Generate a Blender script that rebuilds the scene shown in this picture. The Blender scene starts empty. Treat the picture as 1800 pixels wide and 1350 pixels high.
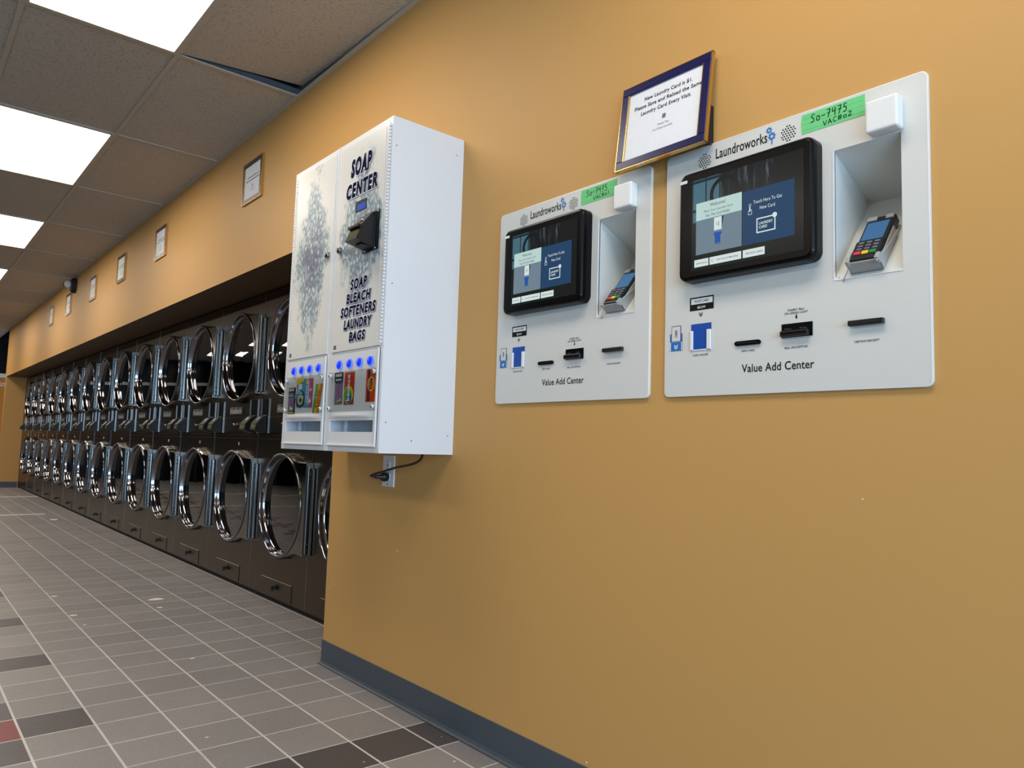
import bpy, bmesh, math, random
from mathutils import Vector, Matrix
random.seed(7)
PI = math.pi
C = bpy.context.scene.collection
scene = bpy.context.scene

# ------------------------------------------------------------------ camera
cam_data = bpy.data.cameras.new('camera')
cam_data.sensor_width = 36.0
cam_data.lens = 1295.4 / 1800 * 36.0
cam_data.clip_start = 0.05
cam = bpy.data.objects.new('camera', cam_data)
C.objects.link(cam)
_a, _b, _c = 0.87034669, 0.08621034, 0.03092021
_f = Vector((-math.sin(_a) * math.cos(_b), math.cos(_a) * math.cos(_b), math.sin(_b)))
_r = Vector((math.cos(_a), math.sin(_a), 0))
_u = _r.cross(_f)
_r2 = _r * math.cos(_c) + _u * math.sin(_c)
_u2 = -_r * math.sin(_c) + _u * math.cos(_c)
cam.matrix_world = Matrix(((_r2.x, _u2.x, -_f.x, 0), (_r2.y, _u2.y, -_f.y, 0), (_r2.z, _u2.z, -_f.z, 0.943), (0, 0, 0, 1)))
scene.camera = cam

# ------------------------------------------------------------------ world, light, exposure
world = bpy.data.worlds.new('daylight'); scene.world = world
world.use_nodes = True
world.node_tree.nodes['Background'].inputs[0].default_value = (0.55, 0.72, 1.0, 1)
world.node_tree.nodes['Background'].inputs[1].default_value = 1.0
vs = scene.view_settings
vs.view_transform = 'Standard'; vs.look = 'None'; vs.gamma = 1.0; vs.use_curve_mapping = False
vs.exposure = 0.05
LAMP = 10.8          # radiance of the ceiling diffusers
def area(name, loc, rot, sx, sy, power, col):
    l = bpy.data.lights.new(name, 'AREA'); l.shape = 'RECTANGLE'; l.size = sx; l.size_y = sy
    l.energy = power; l.color = col
    o = bpy.data.objects.new(name, l); o.location = loc; o.rotation_euler = rot; C.objects.link(o); return o
# daylight entering through the shop windows behind the camera (on the +x side)
area('window_daylight', (4.35, -1.6, 1.45), (0, PI/2, 0), 2.3, 5.6, 325, (0.48, 0.72, 1.0))

# ------------------------------------------------------------------ material helpers
def srgb(r, g, b):
    def f(c):
        c /= 255.0
        return c / 12.92 if c <= 0.04045 else ((c + 0.055) / 1.055) ** 2.4
    return (f(r), f(g), f(b), 1)
class NT:
    def __init__(s, name):
        s.m = bpy.data.materials.new(name); s.m.use_nodes = True
        s.t = s.m.node_tree; s.n = s.t.nodes; s.bsdf = s.n['Principled BSDF']
        s.out = s.n['Material Output']
    def link(s, a, b): s.t.links.new(a, b)
    def put(s, inp, v):
        if isinstance(v, bpy.types.NodeSocket): s.link(v, inp)
        elif v is not None: inp.default_value = v
    def coord(s): return s.n.new('ShaderNodeTexCoord').outputs['Object']
    def math(s, op, a, b=None, c=None, clamp=False):
        n = s.n.new('ShaderNodeMath'); n.operation = op; n.use_clamp = clamp
        s.put(n.inputs[0], a)
        if b is not None: s.put(n.inputs[1], b)
        if c is not None: s.put(n.inputs[2], c)
        return n.outputs[0]
    def sep(s, v):
        n = s.n.new('ShaderNodeSeparateXYZ'); s.link(v, n.inputs[0]); return n.outputs
    def comb(s, x=0, y=0, z=0):
        n = s.n.new('ShaderNodeCombineXYZ')
        for i, v in enumerate((x, y, z)): s.put(n.inputs[i], v)
        return n.outputs[0]
    def map(s, v, scale=(1,1,1), loc=(0,0,0), rot=(0,0,0)):
        n = s.n.new('ShaderNodeMapping'); s.link(v, n.inputs[0])
        n.inputs['Scale'].default_value = scale; n.inputs['Location'].default_value = loc; n.inputs['Rotation'].default_value = rot
        return n.outputs[0]
    def noise(s, v, scale=5, detail=2, rough=0.5, col=False):
        n = s.n.new('ShaderNodeTexNoise'); s.link(v, n.inputs['Vector'])
        n.inputs['Scale'].default_value = scale; n.inputs['Detail'].default_value = detail; n.inputs['Roughness'].default_value = rough
        return n.outputs['Color' if col else 'Fac']
    def mix(s, f, a, b):
        n = s.n.new('ShaderNodeMix'); n.data_type = 'RGBA'
        s.put(n.inputs[0], f); s.put(n.inputs[6], a); s.put(n.inputs[7], b)
        return n.outputs[2]
    def ramp(s, f, stops):
        n = s.n.new('ShaderNodeValToRGB'); s.link(f, n.inputs[0])
        e = n.color_ramp.elements
        while len(e) < len(stops): e.new(0.5)
        for i, (p, c) in enumerate(stops): e[i].position = p; e[i].color = c
        return n.outputs[0]
    def bump(s, h, strength=0.2, dist=0.01):
        n = s.n.new('ShaderNodeBump'); s.link(h, n.inputs['Height'])
        n.inputs['Strength'].default_value = strength; n.inputs['Distance'].default_value = dist
        s.link(n.outputs[0], s.bsdf.inputs['Normal'])
    def base(s, v): s.put(s.bsdf.inputs['Base Color'], v)
    def set(s, **k):
        for a, v in k.items(): s.put(s.bsdf.inputs[a.replace('_', ' ')], v)
def plain(name, col, rough=0.5, metal=0.0, speck=0.04, **k):
    t = NT(name)
    f = t.noise(t.coord(), 60, 2)
    c2 = tuple(max(0, x * (1 - speck * 2)) for x in col[:3]) + (1,)
    t.base(t.mix(f, c2, col)); t.set(Roughness=rough, Metallic=metal, **k)
    return t.m
def glow(name, col, strength=1.0):
    t = NT(name); t.base((0.01, 0.01, 0.01, 1)); t.set(Roughness=0.3, Specular_IOR_Level=0.12)
    t.bsdf.inputs['Emission Color'].default_value = col
    t.bsdf.inputs['Emission Strength'].default_value = strength
    return t.m

# wall paint
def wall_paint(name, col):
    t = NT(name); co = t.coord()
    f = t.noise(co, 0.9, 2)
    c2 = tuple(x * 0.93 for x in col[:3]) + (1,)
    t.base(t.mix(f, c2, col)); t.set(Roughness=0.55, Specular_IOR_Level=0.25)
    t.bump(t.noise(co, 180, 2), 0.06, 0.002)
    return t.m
M = {}
M['gold'] = wall_paint('gold_wall_paint', srgb(204, 157, 92))
M['orange'] = wall_paint('orange_wall_paint', srgb(196, 128, 52))
M['olive'] = wall_paint('dark_olive_paint', srgb(62, 70, 50))
M['soffit_dark'] = wall_paint('brown_soffit_underside', srgb(92, 70, 44))  # darker brown than the gold front, for the soffit underside
M['white_chip'] = plain('white_paint_chip', srgb(235, 230, 215), 0.6)
# floor tiles
def floor_mat():
    t = NT('ceramic_floor_tiles'); co = t.coord(); x, y, z = t.sep(co)
    u = t.math('DIVIDE', t.math('ADD', x, 1.965), 0.2); v = t.math('DIVIDE', t.math('SUBTRACT', y, 1.197), 0.2)
    i = t.math('FLOOR', u); j = t.math('FLOOR', v)
    fu = t.math('FRACT', u); fv = t.math('FRACT', v)
    def edge(f): return t.math('MINIMUM', f, t.math('SUBTRACT', 1.0, f))
    du = edge(fu); dv = edge(fv)
    gu = t.math('LESS_THAN', du, 0.013); gv = t.math('LESS_THAN', dv, 0.018)
    g = t.math('MAXIMUM', gu, gv)
    wn = t.n.new('ShaderNodeTexWhiteNoise'); wn.noise_dimensions = '2D'; t.link(t.comb(i, j), wn.inputs['Vector'])
    rnd = wn.outputs['Value']
    def eq(a, b): return t.math('COMPARE', a, float(b), 0.1)
    a4 = t.math('FLOORED_MODULO', t.math('ADD', i, 1.0), 4.0)
    m0 = eq(a4, 0); odd = t.math('MAXIMUM', eq(a4, 1), eq(a4, 3))
    jm = t.math('MAXIMUM', eq(j, -4), eq(j, -6))
    dark = t.math('MAXIMUM', t.math('MAXIMUM', t.math('MULTIPLY', m0, jm), t.math('MULTIPLY', odd, eq(j, -5))),
                  t.math('MULTIPLY', eq(i, -1), t.math('GREATER_THAN', j, -3.5)))
    red = t.math('MULTIPLY', m0, eq(j, -5))
    base = t.mix(rnd, srgb(128, 125, 126), srgb(148, 145, 145))
    n1 = t.noise(co, 9, 5, 0.7); n2 = t.noise(co, 150, 2)
    n3 = t.noise(t.map(co, loc=(7, 3, 0)), 2.5, 4, 0.65)
    base = t.mix(t.math('MULTIPLY', n1, 0.35), base, srgb(156, 150, 147))
    base = t.mix(t.math('MULTIPLY', n3, 0.30), base, srgb(92, 84, 82))
    n5 = t.noise(t.map(co, (1, 3, 1)), 38, 4, 0.8)
    base = t.mix(t.math('MULTIPLY', t.math('SUBTRACT', n5, 0.35, clamp=True), 0.9), base, srgb(166, 162, 160))
    base = t.mix(t.math('MULTIPLY', n2, 0.25), base, srgb(80, 74, 70))
    dk = t.mix(n5, srgb(62, 58, 60), srgb(84, 80, 82)); rd = t.mix(n5, srgb(110, 30, 34), srgb(128, 46, 48))
    base = t.mix(dark, base, dk); base = t.mix(red, base, rd)
    grout = t.mix(t.noise(co, 5, 2), srgb(168, 164, 160), srgb(222, 220, 218))
    t.base(t.mix(g, base, grout))
    t.set(Roughness=t.math('ADD', 0.36, t.math('MULTIPLY', n1, 0.18)))
    h = t.math('SUBTRACT', t.math('MULTIPLY', n2, 0.2), g)
    t.bump(h, 0.25, 0.003)
    return t.m
M['floor'] = floor_mat()
M['pale_strip'] = plain('pale_floor_strip', srgb(215, 208, 195), 0.5)
M['cove'] = plain('rubber_cove_base', srgb(72, 80, 88), 0.5)
M['dark_gap'] = plain('black_gap', srgb(12, 14, 14), 0.7)
# ceiling
def tile_mat():
    t = NT('acoustic_ceiling_tile'); co = t.coord()
    n = t.noise(co, 90, 3, 0.6)
    f = t.math('GREATER_THAN', n, 0.57)
    b = t.mix(t.math('MULTIPLY', f, 0.6), srgb(182, 177, 166), srgb(148, 143, 133))
    t.base(b); t.set(Roughness=0.95); t.bump(n, 0.5, 0.004)
    return t.m
M['ctile'] = tile_mat()
M['tbar'] = plain('painted_ceiling_grid', srgb(182, 177, 165), 0.5)
M['plenum'] = plain('plenum_grey', srgb(70, 78, 84), 0.9)
t = NT('light_diffuser'); t.base(srgb(240, 235, 225)); t.bsdf.inputs['Emission Color'].default_value = (1.0, 0.90, 0.78, 1)
t.bsdf.inputs['Emission Strength'].default_value = LAMP; M['diffuser'] = t.m
# metals
def steel(name, col, rough, brush=(1, 1, 40), bs=0.05, aniso=0.0):
    t = NT(name); co = t.coord()
    n = t.noise(t.map(co, brush), 14, 3)
    c2 = tuple(x * 0.85 for x in col[:3]) + (1,)
    t.base(t.mix(n, c2, col)); t.set(Metallic=1.0, Roughness=t.math('ADD', rough - 0.04, t.math('MULTIPLY', n, 0.08)))
    if bs: t.bump(n, bs, 0.002)
    return t.m
M['steel'] = steel('brushed_stainless_panel', srgb(88, 75, 60), 0.30)
M['seam'] = steel('bright_steel_edge', srgb(205, 200, 192), 0.25, bs=0)
M['chrome'] = steel('polished_chrome', srgb(140, 140, 145), 0.09, (1, 1, 1), 0.015)
M['doorplate'] = steel('polished_door_plate', srgb(120, 118, 112), 0.11, (1, 1, 1), 0.012)
M['hinge'] = steel('zinc_hinge', srgb(156, 158, 156), 0.2, bs=0)
M['gold_metal'] = steel('gilt_frame_edge', srgb(225, 190, 120), 0.25, bs=0)
M['drum'] = steel('dark_drum_steel', srgb(60, 62, 70), 0.35, bs=0)
M['gasket'] = plain('black_rubber', srgb(14, 14, 15), 0.6)
M['black'] = plain('black_plastic', srgb(17, 17, 18), 0.38)
M['blackgloss'] = plain('glossy_black_bezel', srgb(6, 6, 7), 0.28, **{'Specular_IOR_Level': .18})
M['blackmatte'] = plain('matte_black', srgb(10, 10, 11), 0.65)
M['darkgrey'] = plain('dark_grey_plastic', srgb(60, 62, 66), 0.5)
M['silver'] = plain('silver_plastic', srgb(176, 178, 176), 0.35, 0.3)
M['lcd'] = glow('reader_lcd', srgb(86, 88, 40), 0.55)
# door glass
def glass_mat(name, tint, fac_bias=0.0):
    t = NT(name); n = t.n
    tr = n.new('ShaderNodeBsdfTransparent'); tr.inputs[0].default_value = tint
    gl = n.new('ShaderNodeBsdfGlossy'); gl.inputs['Roughness'].default_value = 0.02
    lw = n.new('ShaderNodeLayerWeight'); lw.inputs[0].default_value = 0.5
    f = t.math('ADD', t.math('MULTIPLY_ADD', t.math('POWER', lw.outputs['Facing'], 4.0), 0.9, 0.045), t.math('MULTIPLY', t.noise(t.coord(), 3, 1), fac_bias))
    ms = n.new('ShaderNodeMixShader'); t.link(f, ms.inputs[0]); t.link(tr.outputs[0], ms.inputs[1]); t.link(gl.outputs[0], ms.inputs[2])
    t.link(ms.outputs[0], t.out.inputs[0]); return t.m
M['glass'] = glass_mat('tinted_door_glass', (0.16, 0.17, 0.19, 1), 0.16)
M['clear'] = glass_mat('clear_acrylic', (0.93, 0.95, 0.95, 1), 0.0)
M['pane'] = glass_mat('window_glass', (0.95, 0.97, 0.98, 1), 0.0)
# whites and prints
M['kiosk'] = plain('light_grey_powder_coat', srgb(216, 216, 210), 0.38, speck=0.01)
M['kiosk_edge'] = plain('white_panel_edge', srgb(232, 232, 230), 0.35, speck=0.01)
M['cabinet'] = plain('white_powder_coat', srgb(225, 226, 226), 0.35, speck=0.008)
M['cabinet_in'] = plain('cabinet_interior', srgb(200, 206, 212), 0.5)
M['plug_white'] = plain('white_plastic', srgb(222, 222, 220), 0.35)
M['ink'] = plain('black_ink', srgb(22, 22, 24), 0.6, Specular_IOR_Level=0.15)
M['navy'] = plain('navy_lettering', srgb(14, 15, 50), 0.85, Specular_IOR_Level=0.04)
M['letter_edge'] = plain('silver_letter_outline', srgb(228, 230, 238), 0.5)
M['letter_shadow'] = plain('grey_drop_print', srgb(110, 118, 130), 0.5, Specular_IOR_Level=0.15)
M['paper'] = plain('printer_paper', srgb(236, 238, 242), 0.8)
M['navyframe'] = plain('navy_lacquer_frame', srgb(24, 22, 78), 0.28)
M['brownframe'] = plain('dark_frame', srgb(40, 30, 34), 0.3)
M['tape'] = plain('green_masking_tape', srgb(112, 214, 134), 0.6, speck=0.1)
M['blueprint'] = plain('blue_print', srgb(28, 112, 190), 0.5)
M['cardblue'] = plain('blue_card_holder', srgb(8, 74, 168), 0.4)
M['whiteprint'] = plain('white_print', srgb(235, 238, 240), 0.5)
M['led'] = glow('blue_button_light', (0.0, 0.035, 0.95, 1), 1.0)
M['ledhalo'] = glow('blue_button_rim', (0.16, 0.30, 0.95, 1), 0.8)
M['lcdblue'] = glow('blue_display', (0.01, 0.06, 0.40, 1), 1.0)
M['k_red'] = plain('red_key', srgb(220, 50, 66), 0.4); M['k_yel'] = plain('yellow_key', srgb(232, 200, 40), 0.4)
M['k_grn'] = plain('green_key', srgb(40, 130, 70), 0.4); M['k_gry'] = plain('grey_key', srgb(120, 118, 126), 0.3)
# screens (they give off light)
M['s_welcome'] = glow('screen_pale', srgb(178, 205, 200), 1.0)
M['s_grey'] = glow('screen_grey', srgb(106, 124, 138), 1.0)
M['s_blue'] = glow('screen_blue', srgb(26, 60, 94), 1.0)
M['s_white'] = glow('screen_white', srgb(206, 218, 218), 1.0)
M['s_ink'] = glow('screen_ink', srgb(30, 38, 44), 1.0)
M['s_card'] = glow('screen_card_blue', srgb(22, 78, 160), 1.0)
M['s_term'] = glow('terminal_screen', srgb(58, 104, 148), 1.0)
def screen_bg():
    t = NT('screen_picture'); co = t.coord(); x, y, z = t.sep(co)
    # x 0..0.287 , z 0..0.222 in this mesh's own frame
    st = t.noise(t.map(co, (60, 1, 7)), 1.6, 3, 0.7)
    c = t.ramp(st, [(0.38, srgb(10, 14, 16)), (0.55, srgb(26, 32, 36)), (0.66, srgb(86, 92, 102)), (0.8, srgb(130, 120, 116))])
    up = t.math('SMOOTH_MIN', 1.0, t.math('MULTIPLY', t.math('MAXIMUM', t.math('SUBTRACT', z, 0.13), 0.0), 14.0), 0.1)
    bgd = t.mix(t.math('MULTIPLY', z, 3.0, clamp=True), srgb(14, 26, 16), srgb(16, 22, 24))
    right = t.math('GREATER_THAN', x, 0.215)
    c = t.mix(up, bgd, c); c = t.mix(right, c, srgb(20, 22, 20))
    # window with mullions at upper left
    wx = t.math('FRACT', t.math('MULTIPLY', x, 26)); wz = t.math('FRACT', t.math('MULTIPLY', z, 14))
    mul = t.math('MAXIMUM', t.math('LESS_THAN', wx, 0.1), t.math('LESS_THAN', wz, 0.1))
    w = t.mix(mul, srgb(72, 112, 128), srgb(24, 40, 48))
    isw = t.math('MULTIPLY', t.math('LESS_THAN', x, 0.082), t.math('GREATER_THAN', z, 0.118))
    c = t.mix(isw, c, w)
    # round porthole ring
    dx = t.math('SUBTRACT', x, 0.092); dz = t.math('SUBTRACT', z, 0.175)
    d = t.math('SQRT', t.math('ADD', t.math('MULTIPLY', dx, dx), t.math('MULTIPLY', dz, dz)))
    ring = t.math('LESS_THAN', t.math('ABSOLUTE', t.math('SUBTRACT', d, 0.036)), 0.005)
    c = t.mix(ring, c, srgb(12, 16, 20))
    t.base((0.01, 0.01, 0.01, 1)); t.set(Roughness=0.2, Specular_IOR_Level=0.12)
    t.link(c, t.bsdf.inputs['Emission Color']); t.bsdf.inputs['Emission Strength'].default_value = 0.8
    return t.m
M['s_bg'] = screen_bg()
# bubble print on the soap cabinet doors (cx, cz: centre of the print in the mesh's own frame)
def bubbles(name, cx, cz, wx, wz):
    t = NT(name); co = t.coord(); x, y, z = t.sep(co)
    nz = t.noise(co, 14, 3, 0.6); n2 = t.noise(t.map(co, loc=(3, 1, 5)), 11, 2)
    ax = t.math('DIVIDE', t.math('ABSOLUTE', t.math('SUBTRACT', x, cx)), wx)
    az = t.math('DIVIDE', t.math('ABSOLUTE', t.math('SUBTRACT', z, cz)), wz)
    d = t.math('ADD', t.math('ADD', t.math('MULTIPLY', t.math('POWER', ax, 1.6), 0.8), t.math('MULTIPLY', az, 0.9)), t.math('MULTIPLY', t.math('SUBTRACT', nz, 0.5), 1.3))
    mask = t.math('SMOOTH_MAX', 0.0, t.math('MINIMUM', t.math('MULTIPLY', t.math('SUBTRACT', 0.98, d), 3.5), 1.0), 0.05)
    warp = t.n.new('ShaderNodeVectorMath'); warp.operation = 'ADD'; t.link(co, warp.inputs[0])
    sc = t.n.new('ShaderNodeVectorMath'); sc.operation = 'SCALE'; t.link(t.noise(co, 30, 2, col=True), sc.inputs[0]); sc.inputs['Scale'].default_value = 0.022
    t.link(sc.outputs[0], warp.inputs[1])
    v = t.n.new('ShaderNodeTexVoronoi'); t.link(t.map(warp.outputs[0], (1, 0.001, 0.62)), v.inputs['Vector']); v.inputs['Scale'].default_value = 52
    cells = v.outputs['Distance']
    col = t.ramp(cells, [(0.08, srgb(232, 236, 236)), (0.30, srgb(168, 188, 190)), (0.52, srgb(96, 118, 130)), (0.75, srgb(190, 200, 200))])
    core = t.math('MULTIPLY', t.math('MAXIMUM', t.math('SUBTRACT', 0.55, d), 0.0), 1.6, clamp=True)
    pur = t.ramp(cells, [(0.12, srgb(214, 212, 222)), (0.34, srgb(120, 118, 152)), (0.55, srgb(58, 60, 98))])
    col = t.mix(t.math('MULTIPLY', core, t.math('ADD', n2, 0.25), clamp=True), col, pur)
    t.base(t.mix(t.math('MULTIPLY', mask, 0.95, clamp=True), srgb(222, 221, 214), col)); t.set(Roughness=0.30)
    return t.m

# ------------------------------------------------------------------ mesh helpers
class MB:
    def __init__(s): s.v = []; s.f = []; s.m = []; s.sm = []
    def add(s, vs_, fs, m=0, smooth=False):
        o = len(s.v); s.v += [tuple(p) for p in vs_]
        for f in fs: s.f.append([o + i for i in f]); s.m.append(m); s.sm.append(smooth)
        return s
    def box(s, x0, x1, y0, y1, z0, z1, m=0):
        return s.add([(x0,y0,z0),(x1,y0,z0),(x1,y1,z0),(x0,y1,z0),(x0,y0,z1),(x1,y0,z1),(x1,y1,z1),(x0,y1,z1)],
              [(0,3,2,1),(4,5,6,7),(0,1,5,4),(1,2,6,5),(2,3,7,6),(3,0,4,7)], m)
    def bbox(s, x0, x1, y0, y1, z0, z1, m=0, r=0.003, seg=2):
        bm = bmesh.new(); bmesh.ops.create_cube(bm, size=1)
        for v in bm.verts: v.co = Vector((x0 if v.co.x < 0 else x1, y0 if v.co.y < 0 else y1, z0 if v.co.z < 0 else z1))
        bmesh.ops.bevel(bm, geom=bm.edges[:], offset=r, segments=seg, profile=0.5, affect='EDGES')
        bm.verts.index_update()
        s.add([v.co for v in bm.verts], [[v.index for v in f.verts] for f in bm.faces], m); bm.free(); return s
    def prism(s, poly, y0, y1, m=0, mside=None, caps=(True, True)):
        """polygon in x,z (counter-clockwise seen from -y), front y0, back y1"""
        n = len(poly); vs_ = [(x, y0, z) for x, z in poly] + [(x, y1, z) for x, z in poly]
        if caps[0]: s.add([(x, y0, z) for x, z in poly], [list(range(n))], m)
        if caps[1]: s.add([(x, y1, z) for x, z in poly], [list(range(n))[::-1]], m)
        s.add(vs_, [(i, n + i, n + (i+1) % n, (i+1) % n) for i in range(n)], m if mside is None else mside); return s
    def flat(s, poly, y, m=0): return s.add([(x, y, z) for x, z in poly], [list(range(len(poly)))], m)
    def rect(s, x0, x1, z0, z1, y, m=0): return s.flat([(x0,z0),(x1,z0),(x1,z1),(x0,z1)], y, m)
    def disc(s, cx, cz, r, y, m=0, n=20, rz=None):
        rz = r if rz is None else rz
        return s.flat([(cx + r*math.cos(2*PI*i/n), cz + rz*math.sin(2*PI*i/n)) for i in range(n)], y, m)
    def lathe(s, cx, cz, prof, m=0, n=48, smooth=True, mats=None):
        """prof: (radius, y) pairs, around an axis along y"""
        vs_ = []
        for r, y in prof:
            for i in range(n): a = 2*PI*i/n; vs_.append((cx + r*math.cos(a), y, cz + r*math.sin(a)))
        for k in range(len(prof)-1):
            fs = [(k*n+i, k*n+(i+1) % n, (k+1)*n+(i+1) % n, (k+1)*n+i) for i in range(n)]
            o = len(s.v)
            s.add([], [], 0)
            if k == 0: base = o; s.v += vs_
            for f in fs: s.f.append([base + q for q in f]); s.m.append(mats[k] if mats else m); s.sm.append(smooth)
        return s
    def tube(s, pts, r, m=0, n=10, cap=True):
        pts = [Vector(p) for p in pts]; vs_ = []; N = len(pts)
        up = Vector((0.123, 0.45, 0.88)).normalized()
        for k, p in enumerate(pts):
            t_ = (pts[min(k+1, N-1)] - pts[max(k-1, 0)]).normalized()
            a = t_.cross(up).normalized(); b = t_.cross(a).normalized()
            rr = r[k] if isinstance(r, (list, tuple)) else r
            for i in range(n): q = 2*PI*i/n; vs_.append(p + a*(rr*math.cos(q)) + b*(rr*math.sin(q)))
        fs = [(k*n+i, k*n+(i+1) % n, (k+1)*n+(i+1) % n, (k+1)*n+i) for k in range(N-1) for i in range(n)]
        s.add(vs_, fs, m, True)
        if cap:
            s.add(vs_[:n], [list(range(n))], m); s.add(vs_[-n:], [list(range(n))], m)
        return s
    def stroke(s, pts, w, y, m=0):
        """handwritten line in the x,z plane"""
        for (a, b) in zip(pts[:-1], pts[1:]):
            dx, dz = b[0]-a[0], b[1]-a[1]; L = math.hypot(dx, dz) or 1e-6
            nx, nz = -dz/L*w/2, dx/L*w/2; ex, ez = dx/L*w*0.3, dz/L*w*0.3
            s.flat([(a[0]-ex-nx, a[1]-ez-nz), (b[0]+ex-nx, b[1]+ez-nz), (b[0]+ex+nx, b[1]+ez+nz), (a[0]-ex+nx, a[1]-ez+nz)], y, m)
        return s
    def text(s, txt, x0, x1, z0, z1, y, m=0, bold=0.0, shear=0.0, shift=(0, 0), rot90=False, extra=0.0):
        key = (txt, bold + extra, shear)
        base = textmesh(txt, bold, shear, bold); geo = textmesh(txt, bold + extra, shear, bold) if extra else base
        bx0, bx1, bz0, bz1 = base[2]
        if rot90:   # reads upwards
            sx = (z1 - z0) / (bx1 - bx0); sz = (x1 - x0) / (bz1 - bz0)
            vs_ = [(x1 - (b - bz0)*sz, y, z0 + (a - bx0)*sx) for a, b in geo[0]]
        else:
            sx = (x1 - x0) / (bx1 - bx0); sz = (z1 - z0) / (bz1 - bz0)
            vs_ = [(x0 + (a - bx0)*sx + shift[0], y, z0 + (b - bz0)*sz + shift[1]) for a, b in geo[0]]
        return s.add(vs_, geo[1], m)
    def xform(s, fn): s.v = [tuple(fn(*p)) for p in s.v]; return s
    def build(s, name, mats, parent=None):
        me = bpy.data.meshes.new(name)
        o = Vector((0, 0, 0))
        p = parent
        while p is not None:
            o += Vector(p.location); p = p.parent
        me.from_pydata([(a-o.x, b-o.y, c-o.z) for a, b, c in s.v], [], s.f)
        for mm in (mats if isinstance(mats, (list, tuple)) else [mats]): me.materials.append(mm)
        me.polygons.foreach_set('material_index', s.m); me.polygons.foreach_set('use_smooth', s.sm)
        me.update()
        ob = bpy.data.objects.new(name, me); C.objects.link(ob)
        if parent is not None: ob.parent = parent
        return ob
_tc = {}
def textmesh(txt, offset, shear, bold_space=0.0):
    k = (txt, round(offset, 4), shear, bold_space)
    if k in _tc: return _tc[k]
    cu = bpy.data.curves.new('lettering', 'FONT'); cu.body = txt; cu.offset = offset; cu.shear = shear; cu.space_character = 1.0 + max(0, bold_space)*3.4; cu.resolution_u = 3
    ob = bpy.data.objects.new('lettering', cu); me = bpy.data.meshes.new_from_object(ob)
    vs_ = [(v.co.x, v.co.y) for v in me.vertices]; fs = [list(p.vertices) for p in me.polygons]
    bb = (min(v[0] for v in vs_), max(v[0] for v in vs_), min(v[1] for v in vs_), max(v[1] for v in vs_))
    bpy.data.objects.remove(ob); bpy.data.curves.remove(cu); bpy.data.meshes.remove(me)
    _tc[k] = (vs_, fs, bb); return _tc[k]
def rrect(x0, x1, z0, z1, r, n=5, corners=(1, 1, 1, 1)):
    pts = []
    for k, (cx, cz, a0) in enumerate(((x0, z0, PI), (x1, z0, 1.5*PI), (x1, z1, 0), (x0, z1, 0.5*PI))):
        if not corners[k]: pts.append((cx, cz)); continue
        ox = cx + (r if cx == x0 else -r); oz = cz + (r if cz == z0 else -r)
        for i in range(n+1):
            a = a0 + PI/2*i/n; pts.append((ox + r*math.cos(a), oz + r*math.sin(a)))
    return pts
def tag(o, label=None, cat=None, group=None, kind=None):
    if label: o['label'] = label
    if cat: o['category'] = cat
    if group: o['group'] = group
    if kind: o['kind'] = kind
    return o
def thing(name, loc, label, cat, group=None):
    o = bpy.data.objects.new(name, None); C.objects.link(o); o.location = loc; o.empty_display_size = 0.1
    return tag(o, label, cat, group)
def copy_tree(o, parent=None):
    c = o.copy(); C.objects.link(c)
    if parent is not None: c.parent = parent
    for ch in list(o.children): copy_tree(ch, c)
    return c
def struct(name, mb, mats): return tag(mb.build(name, mats), kind='structure')

# ------------------------------------------------------------------ dimensions
WY = 1.5            # kiosk wall plane
CZ = 2.7235         # ceiling
SOF = 1.897         # underside of the soffit over the dryers
XE = -2.984         # end of the kiosk wall
XF = -15.25         # far end of the dryer recess
XB = -17.37         # back wall
YF = 1.7925         # dryer fronts
PIT = 0.801
KX = [0.0, -0.68]   # kiosk offsets (near, far)

# ------------------------------------------------------------------ structure
SPOTS = [(-4.667, 1.27, .035, .05), (-4.431, 1.233, .02, .018), (-4.467, .822, .022, .022), (-5.039, .82, .025, .018), (-9.5, 1.483, .09, .05), (-3.349, 1.077, .010, .011),
         (-4.216, .828, .010, .012), (-2.453, .85, .004, .008), (-1.847, 1.377, .004, .006), (-2.001, 1.158, .004, .003), (-1.827, 1.413, .002, .002), (-2.024, 1.453, .003, .002)]
fl = MB().add([(XB-.3,-6.2,0),(4.6,-6.2,0),(4.6,3.2,0),(XB-.3,3.2,0)], [(0,1,2,3)])
rf = random.Random(5)      # dried plaster drips and crumbs on the tiles
for x, y, sx, sy in SPOTS:
    fl.add([(x+sx*rf.uniform(.5, 1.1)*math.cos(a), y+sy*rf.uniform(.5, 1.1)*math.sin(a), .0008) for a in [2*PI*i/11 for i in range(11)]], [list(range(11))], 1)
struct('floor', fl, [M['floor'], M['white_chip']])
# kiosk wall with the two openings for the card terminals
w = MB()
holes = [(-.733+k, -.592+k, 1.312, 1.596) for k in KX]
xs = sorted([XE, 4.4] + [h[0] for h in holes] + [h[1] for h in holes])
for a, b in zip(xs[:-1], xs[1:]):
    if any(abs(a-h[0]) < 1e-6 for h in holes):
        w.rect(a, b, 0, 1.312, WY); w.rect(a, b, 1.596, CZ, WY)
    else: w.rect(a, b, 0, CZ, WY)
w.add([(XE,WY,0),(XE,3.0,0),(XE,3.0,CZ),(XE,WY,CZ)], [(0,1,2,3)])                       # end of the wall
for x, z, r in [(-2.42,.545,.004),(-2.412,.543,.003),(-2.925,.345,.003),(-2.90,.344,.003),(-2.63,.69,.003),(-.68,.862,.0025),(-1.42,.11,.004)]:
    w.disc(x, z, r, WY-.0006, 2, 7, r*.7)
struct('wall_upper', MB().rect(XF-.14, XE, SOF, CZ, WY).add([(XF,WY,SOF),(XE,WY,SOF),(XE,3.0,SOF),(XF,3.0,SOF)], [(0,1,2,3)], 1), [M['gold'], M['soffit_dark']])
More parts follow.
